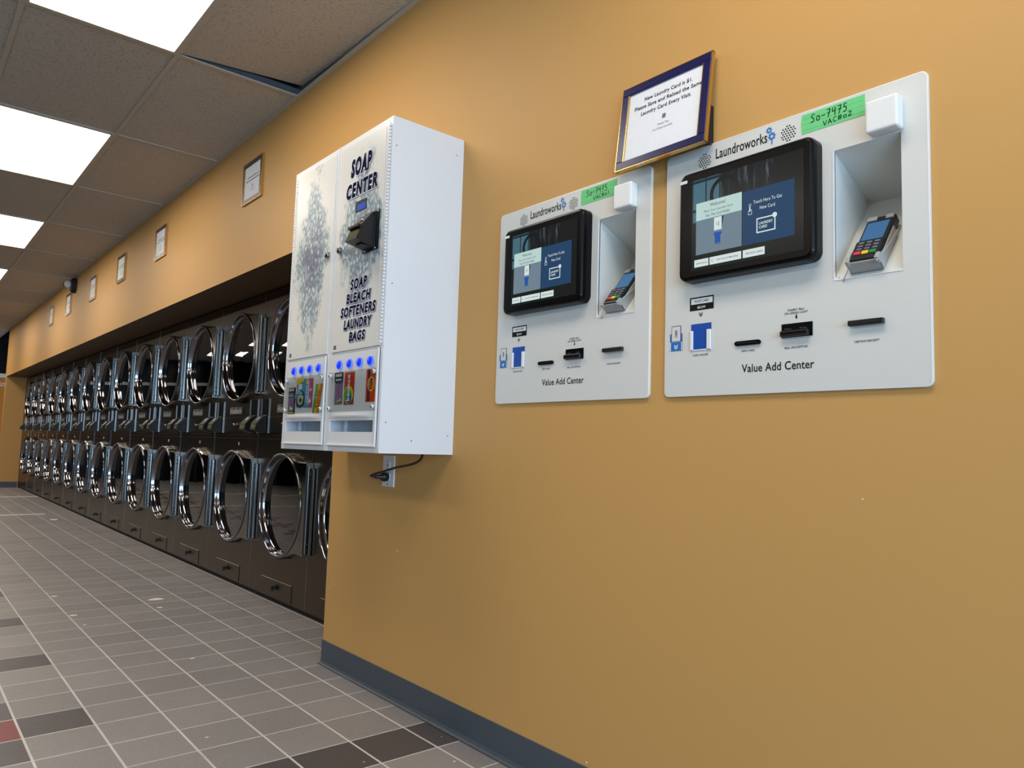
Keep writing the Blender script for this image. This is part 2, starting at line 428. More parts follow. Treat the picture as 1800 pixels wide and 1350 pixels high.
struct('wall_right', w, [M['gold'], M['soffit_dark'], M['white_chip']])
e = MB().box(XF-.14, XF, WY+.001, 3.0, 0, SOF); e.box(XF-.14, XF, WY+.001, 3.0, SOF+.001, CZ)
struct('wall_recess_end', e, M['gold'])
struct('wall_recess_back', MB().add([(XF,3.0,0),(4.4,3.0,0),(4.4,3.0,CZ),(XF,3.0,CZ)], [(0,1,2,3)]), M['gold'])
# back wall: orange below, dark window band above
b = MB(); b.add([(XB,.9,0),(XB,3.0,0),(XB,3.0,2.0),(XB,.9,2.0)], [(0,3,2,1)])
b.add([(XB,2.6,2.0),(XB,3.0,2.0),(XB,3.0,CZ),(XB,2.6,CZ)], [(0,3,2,1)]); b.add([(XB,-6.2,2.0),(XB,-5.5,2.0),(XB,-5.5,CZ),(XB,-6.2,CZ)], [(0,3,2,1)])
_mb = MB().text('GO', 1.60, 1.69, 1.83, 1.90, 0, 1, 0.02)
b.add([(XB+.002, p[0], p[2]) for p in _mb.v], _mb.f, 1)
struct('wall_back', b, [M['orange'], M['whiteprint']])
struct('trim_2', MB().bbox(XB-.02, XB+.05, -6, 2.6, 1.995, 2.075, 0, .004), M['plug_white'])
wn = MB().box(XB-.10, XB-.08, -6, 3.0, 2.05, 3.15); wn.box(XB-.10, XB-.08, -6, .9, 0, 2.05)  # unseen floor-length dark part added to keep dryer glass reflections dark
for yy in (-4.8, -3.3, -1.8, -.3): wn.box(XB-.08, XB-.03, yy, yy+.06, 0, 2.0, 1)
struct('window_2', wn, [M['blackgloss'], M['darkgrey']])
# left and front (out of view) walls close the room
struct('wall_left', MB().add([(XB,-6,0),(4.4,-6,0),(4.4,-6,CZ),(XB,-6,CZ)], [(0,3,2,1)]), M['olive'])
fw = MB(); XW = 4.4
for (y0, y1, z0, z1) in ((-6, -4.4, 0, CZ), (1.2, 3.0, 0, CZ), (-4.4, 1.2, 0, .3), (-4.4, 1.2, 2.6, CZ)):
    fw.box(XW, XW+.15, y0, y1, z0, z1)
struct('wall_front', fw, M['gold'])
wf = MB()
for y in (-4.4, -3.0, -1.6, -.2, 1.15): wf.box(XW+.02, XW+.09, y, y+.05, .3, 2.6, 0)
wf.box(XW+.02, XW+.09, -4.4, 1.2, .3, .36, 0); wf.box(XW+.02, XW+.09, -4.4, 1.2, 2.54, 2.6, 0)
struct('window_1', wf, M['darkgrey'])
# baseboards (rubber cove base with a small toe)
def cove(mb, x0, x1):
    prof = [(WY, .0985), (WY-.0035, .0975), (WY-.004, .016), (WY-.008, .006), (WY-.017, .001), (WY-.017, 0), (WY, 0)]
    n = len(prof)
    mb.add([(x0, y, z) for y, z in prof] + [(x1, y, z) for y, z in prof], [(i, (i+1) % n, n+(i+1) % n, n+i) for i in range(n)] + [list(range(n))[::-1], [n+i for i in range(n)]])
cb = MB(); cove(cb, XE-.004, 4.4); cb.box(XE-.004, XE, WY-.003, WY+.24, 0, .0985)
cb.bbox(XE-.006, 4.4, WY-.019, WY-.016, 0, .004, 1, .001, 1)
struct('baseboard_right', cb, [M['cove'], M['darkgrey']])
struct('baseboard_recess_end', MB().box(XF-.002, XF+.006, WY, YF-.01, 0, .10), M['cove'])
struct('floor_strip_1', MB().box(-13.06, -12.95, -6, 1.80, 0, .004), M['pale_strip'])  # thin pale strips lying flat across the far floor
struct('floor_strip_2', MB().box(-10.22, -10.12, -6, 1.49, 0, .004), M['pale_strip'])

# ceiling grid: cells 1.2225 x 0.61
CX0, CY0, CW, CD = -3.56, .898, 1.2225, .61
light_cells = set()
cells = []
ia0, ia1 = math.floor((XB-CX0)/CW), math.ceil((4.4-CX0)/CW)
ja0, ja1 = math.floor((-6-CY0)/CD), 0
for i in range(ia0, ia1):
    for j in range(ja0, ja1+1):
        cells.append((i, j))
def is_light(i, j): return (i % 2 == 0) and (j % 4 == 3)
ct = MB()
G = .0115
for i, j in cells:
    if is_light(i, j) or (i, j) == (0, 0): continue
    x0, y0 = CX0+i*CW+G, CY0+j*CD+G; x1, y1 = x0+CW-2*G, min(y0+CD-2*G, WY-.001)
    x0 = max(x0, XB); x1 = min(x1, 4.4); y0 = max(y0, -6)
    ct.box(x0-.01, x1+.01, y0-.01, y1+(.01 if y1 < WY-.01 else 0), CZ+.002, CZ+.018)
struct('ceiling', ct, M['ctile'])
struct('ceiling_plenum', MB().add([(XB,-6,3.15),(4.4,-6,3.15),(4.4,3,3.15),(XB,3,3.15)], [(0,1,2,3)]).box(XB, 4.4, WY-.0005, WY+.01, CZ, 3.15), M['plenum'])
tg = MB(); tw = MB()
for i in range(ia0, ia1+1):
    x = CX0+i*CW
    if XB < x < 4.4: tg.box(x-.011, x+.011, -6, WY, CZ-.004, CZ+.001); tw.box(x-.002, x+.002, -6, WY, CZ+.001, CZ+.038)
for j in range(ja0, ja1+1):
    y = CY0+j*CD
    if y > -6: tg.box(XB, 4.4, y-.011, y+.011, CZ-.0035, CZ+.001); tw.box(XB, 4.4, y-.002, y+.002, CZ+.001, CZ+.0375)
tg.box(XB, 4.4, WY-.022, WY, CZ-.003, CZ+.001)
struct('trim_1', tg, M['tbar']); struct('trim_6', tw, M['plenum'])
# the dislodged tile beside the wall
x0 = CX0+.012; y0 = CY0+.008
def lift(x, y, z):
    k = max(0, 1-x/1.0)*(y/.6)
    return (x0+x+.018*k, y0+y*.985, CZ+.003+z+.045*k)
q = MB()
nx, ny = 8, 4
for zz, rev in ((0, False), (.016, True)):
    vv = [lift((CW-.02)*i/nx, .6*j/ny, zz) for j in range(ny+1) for i in range(nx+1)]
    ff = [(j*(nx+1)+i, j*(nx+1)+i+1, (j+1)*(nx+1)+i+1, (j+1)*(nx+1)+i) for j in range(ny) for i in range(nx)]
    q.add(vv, ff)
for j in range(ny):
    for xx in (0, CW-.02):
        q.add([lift(xx, .6*j/ny, 0), lift(xx, .6*(j+1)/ny, 0), lift(xx, .6*(j+1)/ny, .016), lift(xx, .6*j/ny, .016)], [(0,1,2,3)])
for i in range(nx):
    for yy in (0, .6):
        q.add([lift((CW-.02)*i/nx, yy, 0), lift((CW-.02)*(i+1)/nx, yy, 0), lift((CW-.02)*(i+1)/nx, yy, .016), lift((CW-.02)*i/nx, yy, .016)], [(0,1,2,3)])
ti = q.build('ceiling_tile', M['ctile'])
tag(ti, 'loose acoustic ceiling tile lifted at one corner beside the gold wall, leaving a dark gap', 'ceiling tile')

# ceiling lights
ords = {0: 'largest ceiling light panel, cut by the top edge of the photo',
        -2: 'second largest ceiling light panel, cut by the left edge of the photo',
        -4: 'third ceiling light panel from the top, above the left edge',
        -6: 'small farthest visible ceiling light panel at the left edge'}
proto_l = None
for (i, j) in cells:
    if not is_light(i, j): continue
    if j not in (-1, -5) or i < -14 or i > 2 or (j == -5 and i in (-2, -4)): continue  # unseen second-row panels added to brighten kiosk wall and dryer reflections
    x0, y0 = CX0+i*CW, CY0+j*CD
    if x0 < XB or x0 + CW > 4.4: continue
    if proto_l is None:
        L = thing('ceiling_light', (x0, y0, CZ), 'x', 'ceiling light')
        f = MB()
        for (a, b_, c_, d_) in ((0, CW, 0, .022), (0, CW, CD-.022, CD), (0, .022, 0, CD), (CW-.022, CW, 0, CD)):
            f.box(x0+a, x0+b_, y0+c_, y0+d_, CZ-.006, CZ+.05)
        f.box(x0, x0+CW, y0, y0+CD, CZ+.05, CZ+.055)
        f.build('frame', M['tbar'], L)
        d = MB(); X0, X1, Y0, Y1 = x0+.020, x0+CW-.020, y0+.020, y0+CD-.020
        d.add([(X0,Y0,CZ+.002),(X1,Y0,CZ+.002),(X1,Y1,CZ+.002),(X0,Y1,CZ+.002)], [(0,3,2,1)])
        d.build('diffuser', M['diffuser'], L); proto_l = L
    else:
        L = copy_tree(proto_l); L.location = (x0, y0, CZ)
    if j == -1 and i in ords: L['label'] = ords[i]
    elif j == -1: L['label'] = 'ceiling light panel along the gold wall, %s' % ('behind the camera' if i > 0 else 'above the camera' if i == 0 else 'beyond the four visible ones')
    else: L['label'] = 'added unseen ceiling light in second row from the gold wall, %s' % ('behind the camera' if i == 2 else 'left of the camera' if i == 0 else 'hidden past the left edge')
    L['group'] = 'light panels in the suspended ceiling'

# ------------------------------------------------------------------ dryers (local frame: X right edge = 0, front = 0)
def plate_outline(R, xr, hz, n=96):
    """door plate: circle with a tongue to the right, as radius per angle"""
    def hh(x):
        if x < .10: return math.sqrt(max(0, R*R-x*x))
        t_ = min(1, (x-.10)/.13); t_ = t_*t_*(3-2*t_)
        return (1-t_)*math.sqrt(R*R-.01) + t_*hz
    angs = sorted(set([2*PI*i/n for i in range(n)] + [math.atan2(hz, xr), 2*PI-math.atan2(hz, xr)]))
    out = []
    for a in angs:
        c_, s_ = math.cos(a), math.sin(a)
        if c_ <= 0: out.append((a, R)); continue
        r = R*.6
        while True:
            x, z = (r+.001)*c_, (r+.001)*s_
            if x > xr or abs(z) > max(hh(x), 0) or (x >= .10 and False): break
            r += .001
        out.append((a, r))
    return out
def make_dryer():
    XR = XE - .011 ; Y = YF
    root = thing('stacked_dryer', (XR, Y, 0), 'x', 'dryer', 'stacked tumble dryers in the recess')
    P = lambda mb: mb.xform(lambda a, b_, c_: (a+XR, b_+Y, c_))
    doors = [(-.336, .574, .30, .253), (-.340, 1.493, .296, .258)]
    RH = .274
    # body shell with the two round openings
    m = MB(); xl, xr = -.799, -.002; zt = 1.882
    def ring_face(cx, cz, h):
        n = 48; vs_ = []; 
        for i in range(n):
            a = 2*PI*i/n; c_, s_ = math.cos(a), math.sin(a); k = h/max(abs(c_), abs(s_))
            vs_ += [(cx+RH*c_, 0, cz+RH*s_), (cx+k*c_, 0, cz+k*s_)]
        m.add(vs_, [(2*i, 2*i+1, 2*((i+1) % n)+1, 2*((i+1) % n)) for i in range(n)])
    h = .30; z = .03
    for (cx, cz, R, hz) in doors:
        m.rect(xl, xr, z, cz-h, 0); ring_face(cx, cz, h)
        m.rect(xl, cx-h, cz-h, cz+h, 0); m.rect(cx+h, xr, cz-h, cz+h, 0); z = cz+h
    m.rect(xl, xr, z, zt, 0)
    m.box(xl, xl+.001, 0, 1.1, .03, zt); m.box(xr-.001, xr, 0, 1.1, .03, zt); m.box(xl, xr, 0, 1.1, zt-.001, zt)
    for z_ in (1.085, .974, .950): m.box(xl+.004, xr-.004, -.0025, .001, z_-.0015, z_+.0015, 1)
    m.box(xr-.001, xr+.002, -.001, .02, .03, zt, 1)
    m.box(-.335, -.325, -.003, .001, .905, .925, 1)
    P(m).build('body', [M['steel'], M['seam']], root)
    k_ = MB().box(-.80, 0, .03, .08, 0, .03); k_.box(-.80, 0, .004, .03, .02, .03); P(k_).build('kick_base', M['gasket'], root)
    for di, (cx, cz, R, hz) in enumerate(doors):
        d_ = MB().lathe(cx, cz, [(RH+.003, .002), (RH+.003, .03), (.285, .04), (.285, .62), (.0, .62)], 0, 40)
        P(d_).build('drum', M['drum'], root)
        # door: plate with tongue, rim, inner funnel
        dm = MB(); out = plate_outline(R, .345, hz); n = len(out); yp = -.036
        ri = .284
        A = [(cx+ri*math.cos(a), yp, cz+ri*math.sin(a)) for a, r in out]
        B = [(cx+(r-.006)*math.cos(a), yp, cz+(r-.006)*math.sin(a)) for a, r in out]
        B2 = [(cx+r*math.cos(a), yp+.006, cz+r*math.sin(a)) for a, r in out]
        D = [(cx+r*math.cos(a), -.003, cz+r*math.sin(a)) for a, r in out]
        dm.add(A+B+B2+D, [(i, (i+1) % n, n+(i+1) % n, n+i) for i in range(n)] + [(n+i, n+(i+1) % n, 2*n+(i+1) % n, 2*n+i) for i in range(n)]
               + [(2*n+i, 2*n+(i+1) % n, 3*n+(i+1) % n, 3*n+i) for i in range(n)])
        door = P(dm).build('door', M['doorplate'], root)
        rim = MB().lathe(cx, cz, [(.2960, -.034), (.2965, -.040), (.2935, -.0425), (.2885, -.0435), (.2845, -.041), (.2820, -.034), (.280, -.022), (.277, -.010), (.272, -.004)], 0, 64)
        P(rim).build('door_rim', M['chrome'], door)
        g_ = MB().lathe(cx, cz, [(.274, -.005), (.20, -.007), (.10, -.009), (.001, -.0095)], 0, 48)
        P(g_).build('door_glass', M['glass'], door)
        hm = MB(); z0, z1 = cz-hz+.01, cz+hz-.01
        x_ = cx+.345
        hm.box(x_-.004, x_+.001, -.040, -.002, z0-.01, z1+.01)
        hm.bbox(x_+.005, x_+.010, -.030, -.001, z0+.005, z1-.005, 0, .002)
        hm.bbox(x_+.018, x_+.034, -.018, -.0005, z0, z1-.02, 0, .005, 3)
        hm.tube([(x_+.012, -.030, z0+.01), (x_+.012, -.030, z1-.01)], .005, 0, 8)
        for zz in (z0+.03, z0+.06, z1-.05, z1-.08): hm.lathe(x_+.024, zz, [(.005, -.021), (.005, -.026), (.001, -.027)], 1, 8)
        P(hm).build('hinge', [M['hinge'], M['gasket']], root)
        # handle lip under the ring
        lip = MB(); pts = [(cx+.302*math.cos(a), -.020, cz+.302*math.sin(a)) for a in [math.radians(-128+6*i) for i in range(10)]]
        lip.tube(pts, .006, 0, 8); P(lip).build('door_gasket', M['gasket'], door)
    # card readers, one per drum
    for x0, x1 in ((-.767, -.644), (-.153, -.023)):
        s_ = MB(); s_.box(x0, x1, -.002, .001, .985, 1.197, 0)
        for xx in (x0, x1): s_.box(xx-.0022, xx+.0022, -.006, .001, .985, 1.20, 1)
        s_.box(x0, x1, -.005, .001, 1.197, 1.200, 1)
        sl = P(s_).build('card_reader_slot', [M['blackgloss'], M['hinge']], root)
        r_ = MB(); xa, xb = x0+.016, x1-.016
        side = [(0, 1.10), (-.030, 1.088), (-.070, 1.045), (-.075, 1.005), (-.03, .99), (0, .985)]
        n = len(side)
        r_.add([(xa, y, z) for y, z in side] + [(xb, y, z) for y, z in side], [(i, (i+1) % n, n+(i+1) % n, n+i) for i in range(n)] + [list(range(n)), [n+i for i in range(n)]])
        r_.add([(xa+.030, -.0345, 1.0855), (xb-.030, -.0345, 1.0855), (xb-.030, -.0525, 1.0661), (xa+.030, -.0525, 1.0661)], [(0,1,2,3)], 1)
        r_.add([(xa+.010, -.0722, 1.037), (xb-.010, -.0722, 1.037), (xb-.010, -.0757, 1.012), (xa+.010, -.0757, 1.012)], [(0,1,2,3)], 2)
        P(r_).build('card_reader', [M['black'], M['silver'], M['lcd']], sl)
    # badge, lock, lint drawer
    b_ = MB().bbox(-.512, -.292, -.006, .001, 1.108, 1.158, 0, .002)
    b_.text('Huebsch', -.505, -.299, 1.114, 1.152, -.0066, 1, .05)
    P(b_).build('badge', [M['darkgrey'], M['silver']], root)
    l_ = MB().lathe(-.40, 1.04, [(.011, .0), (.011, -.012), (.007, -.022), (.001, -.022)], 0, 12); P(l_).build('coin_lock', M['chrome'], root)
    lp = MB()
    for (a, b2, c2, d2) in ((-.62, -.18, .018, .0195), (-.62, -.18, .1245, .126), (-.62, -.6185, .018, .126), (-.1815, -.18, .018, .126)):
        pass
    lp.bbox(-.62, -.18, -.003, .001, .036, .135, 0, .0015, 1)
    lint = P(lp).build('lint_drawer', M['steel'], root)
    hd = MB().lathe(-.40, .100, [(.012, -.002), (.012, -.010), (.001, -.010)], 0, 10)
    hd.bbox(-.405, -.395, -.028, -.008, .080, .104, 0, .002); hd.bbox(-.414, -.386, -.028, -.020, .076, .084, 0, .002)
    P(hd).build('latch', M['gasket'], lint)
    return root
names = ['nearest stacked tumble dryer, half hidden behind the corner of the gold wall',
 'first fully visible stacked dryer left of the gold wall corner, its lower door the biggest',
 'second full stacked dryer left of the gold wall corner', 'third full stacked dryer left of the gold wall corner',
 'fourth full stacked dryer left of the gold wall corner', 'fifth full stacked dryer left of the gold wall corner',
 'sixth full stacked dryer left of the gold wall corner', 'seventh full stacked dryer left of the gold wall corner',
 'middle dryer of the row, seven in from the far end wall', 'stainless stacked dryer six in from the far end wall of the recess',
 'stainless stacked dryer five in from the far end wall of the recess', 'stainless stacked dryer four in from the far end wall of the recess',
 'stainless stacked dryer three in from the far end wall of the recess', 'stainless stacked dryer next to last at the far end of the row',
 'farthest stacked dryer, standing against the end wall of the recess']
d0 = make_dryer(); d0['label'] = names[0]
for k in range(1, 15):
    c = copy_tree(d0); c.location = (d0.location.x - PIT*k, YF, 0); c['label'] = names[k]
for ch in list(d0.children):      # the nearest dryer's hinge side is behind the wall corner
    if ch.name.startswith('hinge'): bpy.data.objects.remove(ch)
# filler strip between last dryer and end wall
struct('trim_5', MB().box(XF+.001, XE-.011-PIT*15, YF, YF+.05, 0, 1.88), M['steel'])

# small notes stuck on a few far doors
for nm, x, z, lab in (('note', -13.02, 1.66, 'pink paper note taped on a far upper dryer door'), ('note', -13.86, 1.62, 'pale paper note taped on the upper door of a farther dryer'),
                      ('note', -13.80, .80, 'white paper note taped on a far lower dryer door')):
    tag(MB().box(x, x+.10, YF-.052, YF-.050, z, z+.06).build(nm, M['paper']), lab, 'note')

# ------------------------------------------------------------------ framed notices
def make_notice(lines, navy, W_=.285, H_=.24, T=.013):
    """returns list of (name, mb, mats); local frame: lower left front corner at origin, back at +T"""
    parts = []
    fr = MB(); b_ = .022
    for (a, b2, c2, d2) in ((0, W_, 0, b_), (0, W_, H_-b_, H_), (0, b_, b_, H_-b_), (W_-b_, W_, b_, H_-b_)):
        fr.bbox(a, b2, 0, T, c2, d2, 0, .0015, 1)
    e_ = .0022
    for (a, b2, c2, d2) in ((-e_, 0, -e_, H_+e_), (W_, W_+e_, -e_, H_+e_), (-e_, W_+e_, -e_, 0), (-e_, W_+e_, H_, H_+e_)):
        fr.box(a, b2, .0005, T-.001, c2, d2, 1)
    for (a, b2, c2, d2) in ((b_, b_+e_, b_, H_-b_), (W_-b_-e_, W_-b_, b_, H_-b_)):
        fr.box(a, b2, .001, T-.004, c2, d2, 1)
    parts.append(('frame', fr, [M['navyframe'] if navy else M['brownframe'], M['gold_metal']]))
    pa = MB(); pa.box(b_, W_-b_, .006, .012, b_, H_-b_, 0)
    lines(pa, b_, W_-b_, b_, H_-b_, .0055)
    parts.append(('paper', pa, [M['paper'], M['ink'], M['letter_shadow']]))
    return parts
def big_text(pa, x0, x1, z0, z1, y):
    w_, h_ = x1-x0, z1-z0; X = lambda f_: x0+w_*f_; Z = lambda f_: z1-h_*f_
    for s_, a, b2, c2, d2 in (('New Laundry Card is $1.', .22, .86, .19, .115), ('Please Save and Reload the Same', .09, .985, .278, .219), ('Laundry Card Every Visit.', .19, .86, .40, .325)):
        pa.text(s_, X(a), X(b2), Z(c2), Z(d2), y, 1, .02)
    pa.disc(X(.52), Z(.51), .006, y, 2, 8); pa.rect(X(.497), X(.543), Z(.545), Z(.485), y-.0001, 2)
    pa.text('Thank You,', X(.44), X(.60), Z(.635), Z(.60), y, 2); pa.text('1st Class Laundry', X(.385), X(.645), Z(.70), Z(.66), y, 2)
def small_text(pa, x0, x1, z0, z1, y):
    w_, h_ = x1-x0, z1-z0; X = lambda f_: x0+w_*f_; Z = lambda f_: z1-h_*f_
    rnd = random.Random(3)
    for zz, a, b2, t_, m_ in ((.34, .16, .90, .028, 1), (.44, .10, .92, .028, 1), (.60, .49, .54, .06, 2), (.70, .44, .60, .015, 2), (.76, .40, .64, .015, 2)):
        x = a
        while x < b2:
            q_ = min(b2, x+rnd.uniform(.05, .13)); pa.rect(X(x), X(q_), Z(zz+t_), Z(zz), y, m_); x = q_+.03
# the large one above the kiosks leans on the kiosk tops
root = thing('framed_notice', (-1.3125, 1.4475, 1.696), 'navy and gold framed laundry card notice leaning above the gap between the two kiosks', 'framed sign')
tilt = math.atan2(.042, .24)
for nm, mb, mt in make_notice(big_text, True):
    mb.xform(lambda x, y, z: (x-1.3125, 1.4475+y*math.cos(tilt)+z*math.sin(tilt)*0.72, 1.696+z*math.cos(tilt)-y*math.sin(tilt)))
    mb.build(nm, mt, root)
bk = MB(); bk.add([(-1.036, 1.462, 1.70), (-1.036, 1.499, 1.70), (-1.036, 1.499, 1.80), (-1.036, 1.478, 1.80)], [(0,1,2,3)])
bk.box(-1.30, -1.036, 1.464, 1.466, 1.70, 1.72)
bk.build('backing', M['gasket'], root)
small = [(-4.285, 2.309, 'small framed notice on the soffit nearest the soap cabinet, largest of its row'),
         (-6.15, 2.309, 'second small framed notice on the soffit from the soap cabinet'),
         (-7.40, 2.318, 'third small framed notice on the soffit from the soap cabinet'),
         (-8.60, 2.312, 'fourth small framed notice, between the third and the security camera'),
         (-9.93, 2.322, 'small framed notice hanging right below the security camera'),
         (-11.09, 2.322, 'farthest small framed notice, left of the security camera')]
first = None
for x, z, lab in small:
    if first is None:
        first = thing('framed_notice', (x, WY-.013, z), lab, 'framed sign', 'framed notices on the soffit')
        for nm, mb, mt in make_notice(small_text, False):
            mb.xform(lambda a, b_, c_: (a+x, b_+WY-.013, c_+z)); mb.build(nm, mt, first)
    else:
        c = copy_tree(first); c.location = (x, WY-.013, z); c['label'] = lab
# security camera
sc = thing('security_camera', (-9.50, WY, 2.615), 'black security camera with pale ball head high on the soffit near the ceiling', 'camera')
MB().lathe(-9.47, 2.610, [(.085, WY), (.085, WY-.03), (.07, WY-.05), (.001, WY-.05)], 0, 24).build('mount', M['blackmatte'], sc)
bd = MB()
cc = Vector((-9.50, WY-.070, 2.622))
for k in range(1):
    n1, n2 = 14, 20; vs_ = []
    for i in range(n1+1):
        for j in range(n2):
            a, b_ = PI*i/n1, 2*PI*j/n2; vs_.append((cc.x+.042*math.sin(a)*math.cos(b_), cc.y+.042*math.cos(a), cc.z+.042*math.sin(a)*math.sin(b_)))
    bd.add(vs_, [(i*n2+j, i*n2+(j+1) % n2, (i+1)*n2+(j+1) % n2, (i+1)*n2+j) for i in range(n1) for j in range(n2)], 0, True)
bd.build('camera_head', M['plug_white'], sc)
MB().lathe(-9.515, 2.62, [(.024, WY-.102), (.024, WY-.114), (.018, WY-.116), (.001, WY-.112)], 0, 20).build('lens', M['blackgloss'], sc)

# ------------------------------------------------------------------ value add kiosks (built at the near kiosk, wall coordinates)
YP = 1.4925
GL = {  # handwriting strokes in a unit box
 'S': [[(.9,.95),(.45,1),(.15,.8),(.3,.6),(.7,.42),(.75,.18),(.45,0),(.05,.06)]],
 'o': [[(.5,.62),(.15,.45),(.15,.15),(.5,0),(.85,.15),(.85,.45),(.5,.62)]],
 '-': [[(.1,.42),(.9,.46)]], '7': [[(.1,.95),(.85,1),(.35,0)],[(.2,.5),(.8,.55)]],
 '4': [[(.15,1),(.12,.5),(.8,.55)],[(.72,1),(.68,0)]], '5': [[(.85,1),(.25,.98),(.2,.6),(.65,.6),(.8,.25),(.5,0),(.1,.05)]],
 'V': [[(0,1),(.4,0),(.9,1)]], 'A': [[(0,0),(.45,1),(.9,0)],[(.2,.4),(.75,.4)]], 'C': [[(.9,.9),(.4,1),(.08,.5),(.35,0),(.9,.1)]],
 '#': [[(.3,1),(.2,0)],[(.7,1),(.6,0)],[(0,.68),(1,.72)],[(0,.3),(.95,.34)]], '2': [[(.1,.8),(.45,1),(.8,.75),(.1,0),(.95,.05)]],
 '1': [[(.5,1),(.45,0)]]}
def write(mb, txt, x, z, cw, h_, dz, w_, y, m):
    for ch in txt:
        for st in GL[ch]: mb.stroke([(x+p[0]*cw*.8, z+p[1]*h_) for p in st], w_, y, m)
        x += cw; z += dz
def gear(mb, cx, cz, r, y, m, teeth=8):
    pts = []
    for i in range(teeth*4):
        a = 2*PI*i/(teeth*4); rr = r if (i % 4) in (0, 1) else r*.74
        pts.append((cx+rr*math.cos(a), cz+rr*math.sin(a)))
    inn = [(cx+r*.36*math.cos(2*PI*i/(teeth*4)), cz+r*.36*math.sin(2*PI*i/(teeth*4))) for i in range(teeth*4)]
    n = len(pts)
    mb.add([(x, y, z) for x, z in inn+pts], [(i, n+i, n+(i+1) % n, (i+1) % n) for i in range(n)], m)
def make_kiosk():
    root = thing('payment_kiosk', (-1.17, WY, 1.083), 'x', 'kiosk', 'wall kiosks for laundry cards')
    p = MB(); x0, x1, z0, z1 = -1.171, -.544, 1.083, 1.702; hx0, hx1, hz0, hz1 = -.731, -.594, 1.314, 1.594
    R = .012
    p.prism(rrect(x0, hx0, z0, z1, R, corners=(1,0,0,1)), YP, WY); p.prism(rrect(hx1, x1, z0, z1, R, corners=(0,1,1,0)), YP, WY)
    p.prism([(hx0,z0),(hx1,z0),(hx1,hz0),(hx0,hz0)], YP, WY); p.prism([(hx0,hz1),(hx1,hz1),(hx1,z1),(hx0,z1)], YP, WY)
    # thin raised rim around the panel
    o1 = rrect(x0-.001, x1+.001, z0-.001, z1+.001, R+.001); o2 = rrect(x0+.0012, x1-.0012, z0+.0012, z1-.0012, R-.001); n = len(o1)
    p.add([(x, YP-.0004, z) for x, z in o2] + [(x, YP, z) for x, z in o1] + [(x, WY, z) for x, z in o1], [(i, n+i, n+(i+1) % n, (i+1) % n) for i in range(n)] + [(n+i, 2*n+i, 2*n+(i+1) % n, n+(i+1) % n) for i in range(n)], 1)
    y = YP-.0006
    for (cx, cz) in ((-1.056, 1.664), (-.834, 1.666)):
        for a in range(-4, 5):
            for b_ in range(-4, 5):
                dx = a*.0064+(b_ % 2)*.0032; dz = b_*.0056
                if dx*dx+dz*dz < .0175**2: p.disc(cx+dx, cz+dz, .0019, y, 2, 8)
    p.text('Laundroworks', -1.024, -.886, 1.660, 1.6855, y, 2, 0.012)
    gear(p, -.8815, 1.6875, .0078, y, 3); gear(p, -.8745, 1.6715, .0100, y, 3); p.rect(-.8760, -.8730, 1.652, 1.664, y, 3)
    p.text('Value Add Center', -.950, -.776, 1.1315, 1.1505, y, 2, 0.01)
    p.rect(-1.096, -1.027, 1.292, 1.325, y, 2); p.rect(-1.092, -1.030, 1.3075, 1.3215, y-.0003, 4)
    p.text('PLACE CARD', -1.081, -1.041, 1.3115, 1.3175, y-.0006, 2, .01); p.text('BELOW', -1.073, -1.050, 1.296, 1.302, y-.0006, 4, .01)
    for dz in (0, -.0045):
        p.stroke([(-1.068, 1.2855+dz), (-1.0635, 1.281+dz), (-1.059, 1.2855+dz)], .0018, y, 2)
    for tx, a, b_, zc in (('CARD HOLDER', -1.086, -1.042, 1.1815), ('NEW CARD', -.951, -.917, 1.1815), ('BILL ACCEPTOR', -.843, -.790, 1.1795), ('OBTAIN RECEIPT', -.690, -.640, 1.1795),
                         ('INSERT BILL', -.836, -.797, 1.2625), ('ON GREEN LIGHT', -.844, -.789, 1.2555)):
        p.text(tx, a, b_, zc-.0022, zc+.0024, y, 2, .008)
    p.stroke([(-.816, 1.2505), (-.816, 1.246)], .003, y, 2); p.flat([(-.8195, 1.2462), (-.816, 1.2415), (-.8125, 1.2462)], y, 2)
    # little picture of a card going down
    p.prism(rrect(-1.151, -1.122, 1.221, 1.260, .002), y, YP, 2); p.rect(-1.1495, -1.1235, 1.2215, 1.2585, y-.0003, 0)
    p.text('CARD', -1.1400, -1.1330, 1.231, 1.249, y-.0006, 2, .03, rot90=True)
    for a, b_ in ((-1.1555, -1.1515), (-1.1215, -1.1175)):
        p.rect(a, b_, 1.197, 1.222, y, 2); p.rect(a+.0007, b_-.0007, 1.1975, 1.2195, y-.0003, 4); p.rect(a, b_, 1.222, 1.240, y-.0003, 3)
    p.rect(-1.1515, -1.1215, 1.197, 1.2195, y-.0004, 3)
    for dz in (0, -.005): p.stroke([(-1.1415, 1.2115+dz), (-1.1365, 1.2065+dz), (-1.1315, 1.2115+dz)], .002, y-.0007, 4)
    p.build('panel', [M['kiosk'], M['kiosk_edge'], M['ink'], M['blueprint'], M['whiteprint']], root)
    # niche for the card terminal
    q = MB(); bx = 1.66
    q.add([(hx0,YP,hz0),(hx0,YP,hz1),(hx0,bx,1.52),(hx1,YP,hz0),(hx1,YP,hz1),(hx1,bx,1.52)], [(0,2,1),(3,4,5),(1,2,5,4),(0,3,5,2)])
    for (a, b_, c_, d_) in ((hx0-.0015, hx0+.0005, hz0, hz1), (hx0, hx1, hz0-.0015, hz0+.0005)): q.box(a, b_, YP-.0012, YP+.004, c_, d_, 1)
    q.build('terminal_niche', [M['kiosk'], M['kiosk_edge']], root)
    # touch monitor
    b_ = MB(); mx0, mx1, mz0, mz1 = -1.106, -.756, 1.359, 1.630
    prof = [(0, YP-.0002), (0, 1.470), (.0015, 1.4605), (.005, 1.4565), (.009, 1.4555)]
